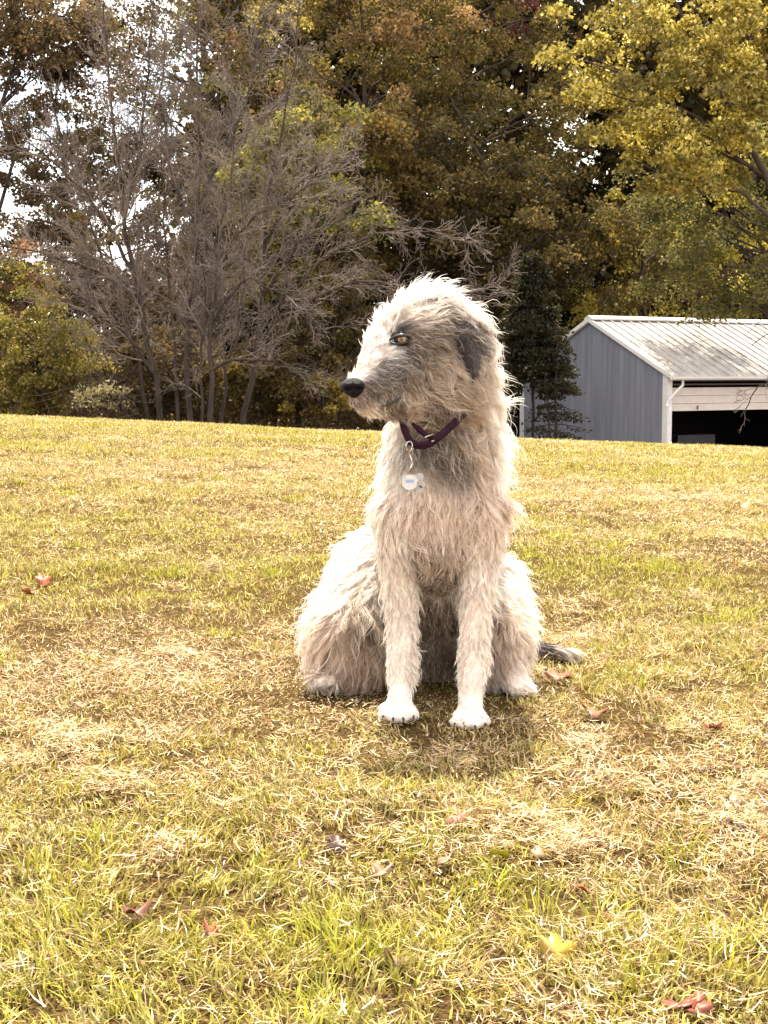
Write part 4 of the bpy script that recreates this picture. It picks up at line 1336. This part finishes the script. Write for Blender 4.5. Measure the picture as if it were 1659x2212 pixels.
def make_fur(n_str, n_clump, K=9, longer=1.0, extra_salt=0.0, extra_lift=0.0, extra_wave=1.0, pullk=0.92):
    Pr, Nr = surf_sample(body_me, n_str, dloc)
    keep = (np.linalg.norm((Pr - EYE_P) * np.array([0.75, 0.4, 1.1]), axis=1) > 0.0145) & (np.linalg.norm(Pr - NOSE_P, axis=1) > 0.021) & (Pr[:, 2] > 0.012)
    Pr, Nr = Pr[keep], Nr[keep]
    Pc, Nc = surf_sample(body_me, n_clump * 2, dloc)
    lq = coat_at(Pc)[:, 7]
    kc = rng.random(len(Pc)) < np.clip((0.032 / lq) ** 1.3, 0, 1)
    Pc, Nc = Pc[kc], Nc[kc]
    kd = KDTree(len(Pc))
    for i, p in enumerate(Pc):
        kd.insert(p, i)
    kd.balance()
    own = np.array([kd.find(p)[1] for p in Pr])
    q = coat_at(Pc)
    q[:, 7] *= np.where(q[:, 7] > 0.022, longer, 1.0)
    q[:, 8] += extra_lift
    q[:, 9] *= extra_wave
    nC = len(Pc)
    D = unit(q[:, 4:7])
    # locks of neighbouring hair swing together
    sw = np.stack([noise2(Pc[:, 0] * 18 + Pc[:, 1] * 7, Pc[:, 2] * 18, 1, k) - 0.5 for k in range(3)], -1)
    D = unit(D + sw * 0.75 + rng.normal(0, 0.17, (nC, 3)))
    T_ = unit(D - Nc * (D * Nc).sum(1, keepdims=True))
    lift = q[:, 8] * (0.6 + 0.8 * rng.random(nC))
    D0 = unit(T_ + Nc * lift[:, None])
    Lc = q[:, 7] * (0.55 + 0.75 * rng.random(nC))
    wv = q[:, 9]
    t = np.linspace(0, 1, K)[None, :, None]
    S = unit(np.cross(D0, Nc))
    ph = rng.random((nC, 1, 1)) * 6.28
    fr = (3.0 + 4.0 * rng.random((nC, 1, 1)))
    amp = (wv * Lc)[:, None, None] * 0.38
    bend = unit(T_ + np.array([0, 0, -0.35]) + rng.normal(0, 0.25, (nC, 3)))
    path = Lc[:, None, None] * (D0[:, None, :] * (t - 0.45 * t ** 2) + bend[:, None, :] * 0.45 * t ** 2)
    path = path + amp * (np.sin(fr * t + ph) - np.sin(ph)) * S[:, None, :] * t ** 0.6
    path = path + amp * 0.5 * (np.sin(fr * 1.3 * t + ph * 2) - np.sin(ph * 2)) * Nc[:, None, :] * t
    # strands
    n = len(Pr)
    qs = coat_at(Pr)
    qs[:, 7] *= np.where(qs[:, 7] > 0.022, longer, 1.0)
    qs[:, 3] = qs[:, 3] * (1 + extra_salt)
    lr = (0.55 + 0.55 * rng.random(n)) * np.clip(qs[:, 7] / np.maximum(q[own, 7], 1e-3), 0.4, 1.3)
    lr = np.where(rng.random(n) < 0.12, lr * 1.2, lr)
    pull = (Pc[own] - Pr)
    pd = np.linalg.norm(pull, axis=1)
    kk = np.where(pd < 0.03, pullk, 0.3) * (1.0 - 0.6 * rng.random(n) ** (2.2 if longer == 1.0 else 6))
    P = Pr[:, None, :] + path[own] * lr[:, None, None] + pull[:, None, :] * kk[:, None, None] * t ** 1.1
    jit = rng.normal(0, 1, (n, 1, 3)) * 0.045 * qs[:, 7][:, None, None]
    P = P + jit * t ** 1.5
    fly = rng.random(n) < 0.05
    P = P + fly[:, None, None] * rng.normal(0, 1, (n, 1, 3)) * 0.22 * qs[:, 7][:, None, None] * t ** 1.7
    # keep the eye and nose free of hair falling over them
    dE = P - EYE_P
    dE2 = dE * np.array([0.8, 0.45, 1.2])
    dist = np.linalg.norm(dE2, axis=2, keepdims=True)
    bad = (dist[:, :, 0].min(1) < (0.0125 if longer == 1.0 else 0.020)) & (rng.random(n) < 0.985)
    z0 = ground_z(P[:, -1, 0], P[:, -1, 1])
    P[:, :, 2] = np.maximum(P[:, :, 2], 0.004)
    # colour
    c = qs[:, :3].copy()
    salt = rng.random(n) < qs[:, 3]
    c = np.where(salt[:, None], c * 0.48 + np.array(CRM) * 0.52, c)
    c *= (0.84 + 0.30 * rng.random((n, 1)))
    cl = 0.86 + 0.26 * rng.random(nC)
    c *= cl[own][:, None]
    ok = ~bad
    P, c = P[ok], np.clip(c, 0.004, 0.95)[ok]
    n = len(P)
    r0 = np.where(qs[ok, 7] < 0.02, 0.00034, 0.00048) * (0.8 + 0.5 * rng.random(n))
    prof = np.interp(np.linspace(0, 1, K), [0, 0.3, 0.75, 1], [0.9, 1.0, 0.75, 0.12])
    return P, r0[:, None] * prof[None], c


Pf, rf, cf = make_fur(185000, 9500)
Pg, rg, cg_ = make_fur(26000, 2300, 11, 1.28, 0.4, 0.12, 1.35, 0.97)
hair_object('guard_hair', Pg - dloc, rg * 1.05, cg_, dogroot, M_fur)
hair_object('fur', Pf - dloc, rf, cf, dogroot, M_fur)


# dark ear, hanging back along the side of the head
def ear():
    rows = [(965, 696, 3.118, 14), (984, 702, 3.102, 28), (1000, 722, 3.096, 37), (1011, 750, 3.096, 37), (1018, 782, 3.098, 31), (1020, 810, 3.106, 18), (1019, 830, 3.12, 5)]
    V = []
    m = 7
    for (x, y, Y, w) in rows:
        for j in range(m):
            s = -1 + 2 * j / (m - 1)
            V.append(W(x + s * w * 0.55, y + s * w * -0.35 + 3 * (1 - s * s), Y + 0.035 * s * s - 0.006 + 0.01 * (s > 0)))
    V = np.array(V)
    F = np.array([(i * m + j, i * m + j + 1, (i + 1) * m + j + 1, (i + 1) * m + j) for i in range(len(rows) - 1) for j in range(m - 1)])
    me = mesh_np('ear', V - dloc, F, True, np.tile(np.array([[0.05, 0.038, 0.038]]), (len(V), 1)))
    e = obj('ear', me, M_skin, dogroot, label='dark grey folded ear')
    s = e.modifiers.new('s', 'SOLIDIFY'); s.thickness = 0.006
    n = 11000
    me.calc_loop_triangles()
    P, N = surf_sample(me, n, dloc)
    N = np.where(N[:, 1:2] > 0, -N, N)
    D = unit(np.array([0.45, 0, -1.0]) + rng.normal(0, 0.2, (n, 3)))
    D = unit(D - N * (D * N).sum(1, keepdims=True) + N * 0.22)
    K = 6
    t = np.linspace(0, 1, K)[None, :, None]
    L = (0.016 + 0.016 * rng.random(n))[:, None, None]
    sw = np.stack([noise2(P[:, 0] * 60, P[:, 2] * 60, 1, k) - 0.5 for k in range(3)], -1)[:, None, :]
    S = P[:, None, :] + D[:, None, :] * L * t + sw * L * t ** 2 * 0.9
    col = np.array([0.085, 0.066, 0.066]) * (0.6 + 0.9 * rng.random((n, 1)))
    w_ = rng.random(n) < np.clip(0.06 + (W(985, 0, 3.1)[0] - P[:, 0]) * 14, 0.06, 0.6)
    col = np.where(w_[:, None], np.array([[0.52, 0.43, 0.35]]), col)
    h = hair_object('ear_fur', S - dloc, np.full((n, K), 0.00048) * np.linspace(1, 0.3, K)[None], col, e, M_fur)


ear()


def blob(name, centre, scale, mat, parent, fn=None, sub=4, **kw):
    import bmesh
    bm = bmesh.new()
    bmesh.ops.create_icosphere(bm, subdivisions=sub, radius=1)
    v = np.array([x.co[:] for x in bm.verts]); f = np.array([[x.index for x in q.verts] for q in bm.faces])
    bm.free()
    if fn is not None:
        v = fn(v)
    me = mesh_np(name, v * np.array(scale) + (np.array(centre) - dloc), f, True)
    return obj(name, me, mat, parent, **kw)


# nose leather
M_nose = principled('nose_leather', (0.010, 0.007, 0.009), 0.5, bump=0.6, bump_scale=420, spec=0.12)


def nose_shape(v):
    v = v.copy()
    x, y, z = v[:, 0], v[:, 1], v[:, 2]
    v[:, 0] *= 1 + 0.12 * z
    v[:, 2] = np.where(z > 0, z * 0.86, z * (1.05 - 0.25 * np.abs(x)))
    for cx, cz in ((-0.35, -0.18), (0.38, -0.15)):
        d = np.hypot((x - cx) / 0.30, (z - cz) / 0.2)
        v[:, 1] += np.where(y < 0, 0.45 * np.exp(-d ** 2 * 1.2), 0)
    v[:, 1] += np.where(y < 0, 0.12 * np.exp(-(x / 0.08) ** 2), 0)
    return v


blob('nose', W(764, 836, 3.02), (0.026, 0.024, 0.0215), M_nose, dogroot, nose_shape, 5)
# mouth line: a dark lip fold along the muzzle
M_lip = principled('lip_skin', (0.02, 0.012, 0.012), 0.55)
lip = MB()
lp = [W(820, 878, 3.03), W(830, 877, 3.032), W(842, 873, 3.037), W(855, 866, 3.043), W(866, 857, 3.055)]
lip.tube(np.array(lp) - dloc, [0.0004, 0.0012, 0.0022, 0.003, 0.0012], 8)
obj('lip', lip.mesh('lip', True), M_lip, dogroot)

# eye: dark rims, amber iris, pupil, wet cornea
M_rim = principled('eye_rim', (0.012, 0.008, 0.008), 0.45)
M_eyeb = principled('eyeball', (0.010, 0.007, 0.006), 0.2, spec=0.4)
M_iris = principled('amber_iris', (0.40, 0.21, 0.08), 0.15, noise_amt=0.5, noise_scale=700, spec=0.4)
M_pup = principled('pupil', (0.004, 0.003, 0.003), 0.08, spec=0.8)
ec = W(868, 733, 3.069)
eye = blob('eye', ec, (0.0165, 0.0135, 0.0138), M_eyeb, dogroot)


def disc(name, c, r, nrm, mat, parent, dome=0.25):
    nrm = Vector(nrm).normalized()
    q = nrm.to_track_quat('Z', 'Y')
    V, F = [tuple(np.array(c) - dloc + np.array(nrm) * r * dome)], []
    m = 20
    for k in range(m):
        a = 2 * math.pi * k / m
        V.append(tuple(np.array(q @ Vector((r * math.cos(a), r * math.sin(a), 0))) + np.array(c) - dloc))
    F = np.array([(0, 1 + k, 1 + (k + 1) % m) for k in range(m)])
    return obj(name, mesh_np(name, np.array(V), F, True), mat, parent)


look = np.array([-0.02, -1, 0.02]); look /= np.linalg.norm(look)
ir = disc('iris', ec + look * 0.0122 + np.array([0.0005, 0, 0]), 0.0086, look, M_iris, eye)
disc('pupil', ec + look * 0.0140 + np.array([-0.0006, 0, 0.0002]), 0.0034, look, M_pup, eye, 0.1)


def lid(name, sgn):
    mb = MB()
    pts, rr = [], []
    for k in range(9):
        s = -1 + 2 * k / 8
        pts.append(ec + np.array([s * 0.024 - 0.003, -0.0128 + 0.009 * s * s, sgn * (0.0086 if sgn > 0 else 0.0082) * (1 - s * s) ** 0.7 + 0.0026 * s - 0.001]) - dloc)
        rr.append((0.0040 if sgn > 0 else 0.0036) - 0.0022 * abs(s))
    mb.tube(pts, rr, 8)
    obj(name, mb.mesh(name, True), M_rim, dogroot)


lid('eyelid', 1)
lid('eyelid', -1)


# dark nails at the front of the forepaws
for (cx, cy_, Y) in ((861, 1540, 3.075), (1016, 1556, 3.045)):
    for k in range(4):
        mb = MB()
        a = W(cx - 33 + 21.5 * k, cy_ + (6 if k in (0, 3) else 11), Y - (0.014 if k in (0, 3) else 0.030)) - dloc
        mb.tube([a, a + np.array([0.0008 * (k - 1.5), -0.005, -0.003]), a + np.array([0.001 * (k - 1.5), -0.008, -0.008])], [0.0028, 0.0022, 0.0006], 6)
        obj('claw', mb.mesh('claw', True), M_rim, dogroot)


# tail on the grass behind the right haunch
def tail():
    Pt = resample([W(1060, 1390, 3.78), W(1120, 1398, 3.80), W(1180, 1402, 3.78), W(1225, 1410, 3.74)], 10)
    Pt[:, 2] = np.maximum(Pt[:, 2], 0.03)
    V, F = tube_geo([Pt - dloc], [np.linspace(0.016, 0.007, 10)], 8)
    me = mesh_np('tail', V, F, True, np.tile(np.array([[0.12, 0.1, 0.09]]), (len(V), 1)))
    tl = obj('tail', me, M_skin, dogroot, label='grey and black tail with white tip lying on the grass')
    n = 5200
    s = rng.random(n) * 9
    i = np.minimum(s.astype(int), 8); f = (s - i)[:, None]
    P = Pt[i] * (1 - f) + Pt[i + 1] * f
    ax = unit(Pt[i + 1] - Pt[i])
    rd = rng.normal(0, 1, (n, 3)); rd = unit(rd - ax * (rd * ax).sum(1, keepdims=True))
    P = P + rd * 0.010
    K = 6; t = np.linspace(0, 1, K)[None, :, None]
    L = (0.03 + 0.03 * rng.random(n))[:, None, None]
    sw = np.stack([noise2(P[:, 0] * 60, P[:, 2] * 60 + 5, 1, k) - 0.5 for k in range(3)], -1)
    D = unit(ax + rd * 0.35 + sw * 0.5)
    S = P[:, None] + D[:, None] * L * t
    S[:, :, 2] -= (L * t ** 2 * 0.25)[:, :, 0]
    S[:, :, 2] = np.maximum(S[:, :, 2], 0.012)
    tt = (s / 9)[:, None]
    blk, wh = np.array([[0.05, 0.045, 0.05]]), np.array([[0.68, 0.63, 0.58]])
    u = rng.random((n, 1))
    col = np.where(u < 0.25 + 0.75 * np.clip((tt - 0.72) * 4, 0, 1), wh, blk) * (0.7 + 0.5 * rng.random((n, 1)))
    hair_object('tail_fur', S - dloc, np.full((n, K), 0.0007) * np.linspace(1, 0.3, K)[None], col, tl, M_fur)


tail()


# ------------------------------------------------------------------ collar
def collar():
    loc = W(890, 960, 3.1)
    root = empty('collar', loc, label='dark purple strap collar round the shaggy dog neck, with hanging tags', category='collar')
    M_strap = principled('purple_webbing', (0.045, 0.016, 0.028), 0.95, spec=0.1, noise_amt=0.5, noise_scale=160, bump=0.5, bump_scale=500)
    M_metal = principled('ring_metal', (0.55, 0.50, 0.44), 0.3, metallic=1.0)
    M_brass = principled('chain_metal', (0.28, 0.21, 0.16), 0.35, metallic=1.0)
    M_tag = principled('tag_enamel', (0.60, 0.58, 0.54), 0.35, noise_amt=0.06, noise_scale=60)
    M_blue = principled('tag_blue_print', (0.26, 0.36, 0.55), 0.4)
    M_grey = principled('grey_plastic', (0.42, 0.38, 0.36), 0.3)

    def ribbon(pts, w, th, name, mat, par, closed=False):
        P = np.array([W(*p) for p in pts])
        if closed:
            Q = np.concatenate([P[-2:], P, P[:2]])
        else:
            Q = P
        m = 60
        d = np.concatenate([[0], np.cumsum(np.linalg.norm(np.diff(Q, axis=0), axis=1))])
        tt = np.linspace(d[2] if closed else 0, d[-2 - 0] if closed else d[-1], m)
        C = np.stack([np.interp(tt, d, Q[:, k]) for k in range(3)], -1)
        for _ in range(3):
            C[1:-1] = 0.25 * C[:-2] + 0.5 * C[1:-1] + 0.25 * C[2:]
        tan = unit(np.gradient(C, axis=0))
        cen = W(960, 900, 3.28)
        outw = unit(C - cen); outw = unit(outw - tan * (outw * tan).sum(1, keepdims=True))
        up = unit(np.cross(tan, outw))
        V = np.stack([C - up * w / 2 - outw * th, C + up * w / 2 - outw * th, C + up * w / 2 + outw * th, C - up * w / 2 + outw * th], 1).reshape(-1, 3)
        F = []
        for i in range(m - 1):
            for j in range(4):
                F.append((i * 4 + j, (i + 1) * 4 + j, (i + 1) * 4 + (j + 1) % 4, i * 4 + (j + 1) % 4))
        F.append((0, 1, 2, 3)); F.append(tuple((m - 1) * 4 + j for j in (3, 2, 1, 0)))
        obj(name, mesh_np(name, V - loc, np.array(F), False), mat, par)

    ribbon([(868, 900, 3.10), (872, 925, 3.085), (878, 950, 3.075), (893, 968, 3.07), (915, 969, 3.07), (938, 955, 3.075), (962, 932, 3.09), (988, 908, 3.11), (1015, 880, 3.16), (1075, 840, 3.30), (1020, 830, 3.42), (920, 840, 3.40), (868, 870, 3.22)],
           0.0155, 0.0014, 'strap', M_strap, root, True)
    ribbon([(893, 912, 3.09), (905, 928, 3.075), (922, 941, 3.07), (942, 948, 3.068)], 0.012, 0.0012, 'strap_end', M_strap, root)
    mb = MB()
    c = W(928, 941, 3.058) - loc
    mb.tube([c + np.array([-.010, 0, -.004]), c + np.array([-.004, 0, -.001]), c + np.array([.008, 0, .003])], 0.0016, 8)
    mb.tube([c + np.array([.004, 0, -.012]), c + np.array([.010, 0, -.010])], 0.0014, 8)
    obj('slider', mb.mesh('slider', True), M_metal, root)

    def ring(name, c, r, th, mat, par, ang=0.0, sx=1.0):
        mb = MB()
        pts = []
        for k in range(17):
            a = 2 * math.pi * k / 16
            pts.append(c + np.array([r * sx * math.cos(a) * math.cos(ang), r * sx * math.cos(a) * math.sin(ang), r * math.sin(a)]))
        mb.tube(pts, th, 8)
        return obj(name, mb.mesh(name, True), mat, par)

    p0 = W(884, 964, 3.062) - loc
    ring('split_ring', p0, 0.010, 0.0014, M_metal, root, 0.3, 0.7)
    ys_ = (982, 992, 1002, 1012, 1022)
    for k, yy in enumerate(ys_):
        ring('chain_link', W(888 + (k % 2) * 1.5, yy, 3.055) - loc, 0.0062, 0.0011, M_brass, root, 0.3 + 1.2 * (k % 2), 0.55)

    # clip bar of the clasp
    mb = MB()
    mb.tube([W(882, 968, 3.05) - loc, W(885, 985, 3.05) - loc, W(891, 1000, 3.05) - loc, W(886, 1012, 3.05) - loc], [0.0016, 0.0022, 0.0018, 0.0012], 8)
    obj('clasp', mb.mesh('clasp', True), M_metal, root)

    def coin(name, c, r, th, mat, par, n=32, **kw):
        mb = MB()
        V = []
        for s in (-th / 2, th / 2):
            for k in range(n):
                a = 2 * math.pi * k / n
                V.append(c + np.array([r * math.cos(a), s, r * math.sin(a)]))
        F = [tuple(range(n)), tuple(range(n, 2 * n))[::-1]] + [(k, n + k, n + (k + 1) % n, (k + 1) % n) for k in range(n)]
        mb.add(V, F)
        return obj(name, mb.mesh(name), mat, par, **(kw if name.endswith('tag') else {}))

    tc_ = W(885, 1041, 3.052) - loc
    tag = coin('round_tag', tc_, 0.0170, 0.0018, M_tag, root)
    ring('tag_edge', tc_ + np.array([0, -0.001, 0]), 0.0168, 0.0009, M_metal, tag)
    ring('tag_ring', tc_ + np.array([0, -0.001, 0.0195]), 0.0036, 0.0009, M_brass, tag)
    # faded blue print
    mb = MB()
    mb.box(tc_ + np.array([-0.0085, -0.0016, -0.001]), tc_ + np.array([0.0085, -0.0012, 0.0050]))
    obj('faded_print', mb.mesh('faded_print'), M_blue, tag)
    # paw shaped tag behind
    pc = W(893, 1045, 3.064) - loc
    paw = coin('paw_tag', pc, 0.0135, 0.0016, M_grey, root, label='translucent grey paw-shaped tag')
    for dx, dz, r in ((0.0135, 0.0150, 0.0078), (0.0170, -0.0010, 0.0075), (0.0125, -0.0115, 0.0078), (-0.021, 0.011, 0.007), (-0.021, -0.008, 0.006)):
        coin('toe_pad', pc + np.array([dx, 0.0004, dz]), r, 0.0014, M_grey, paw)


collar()
print('grass tris', n_grass, 'twig quads', nt_, 'strands', len(Pf))
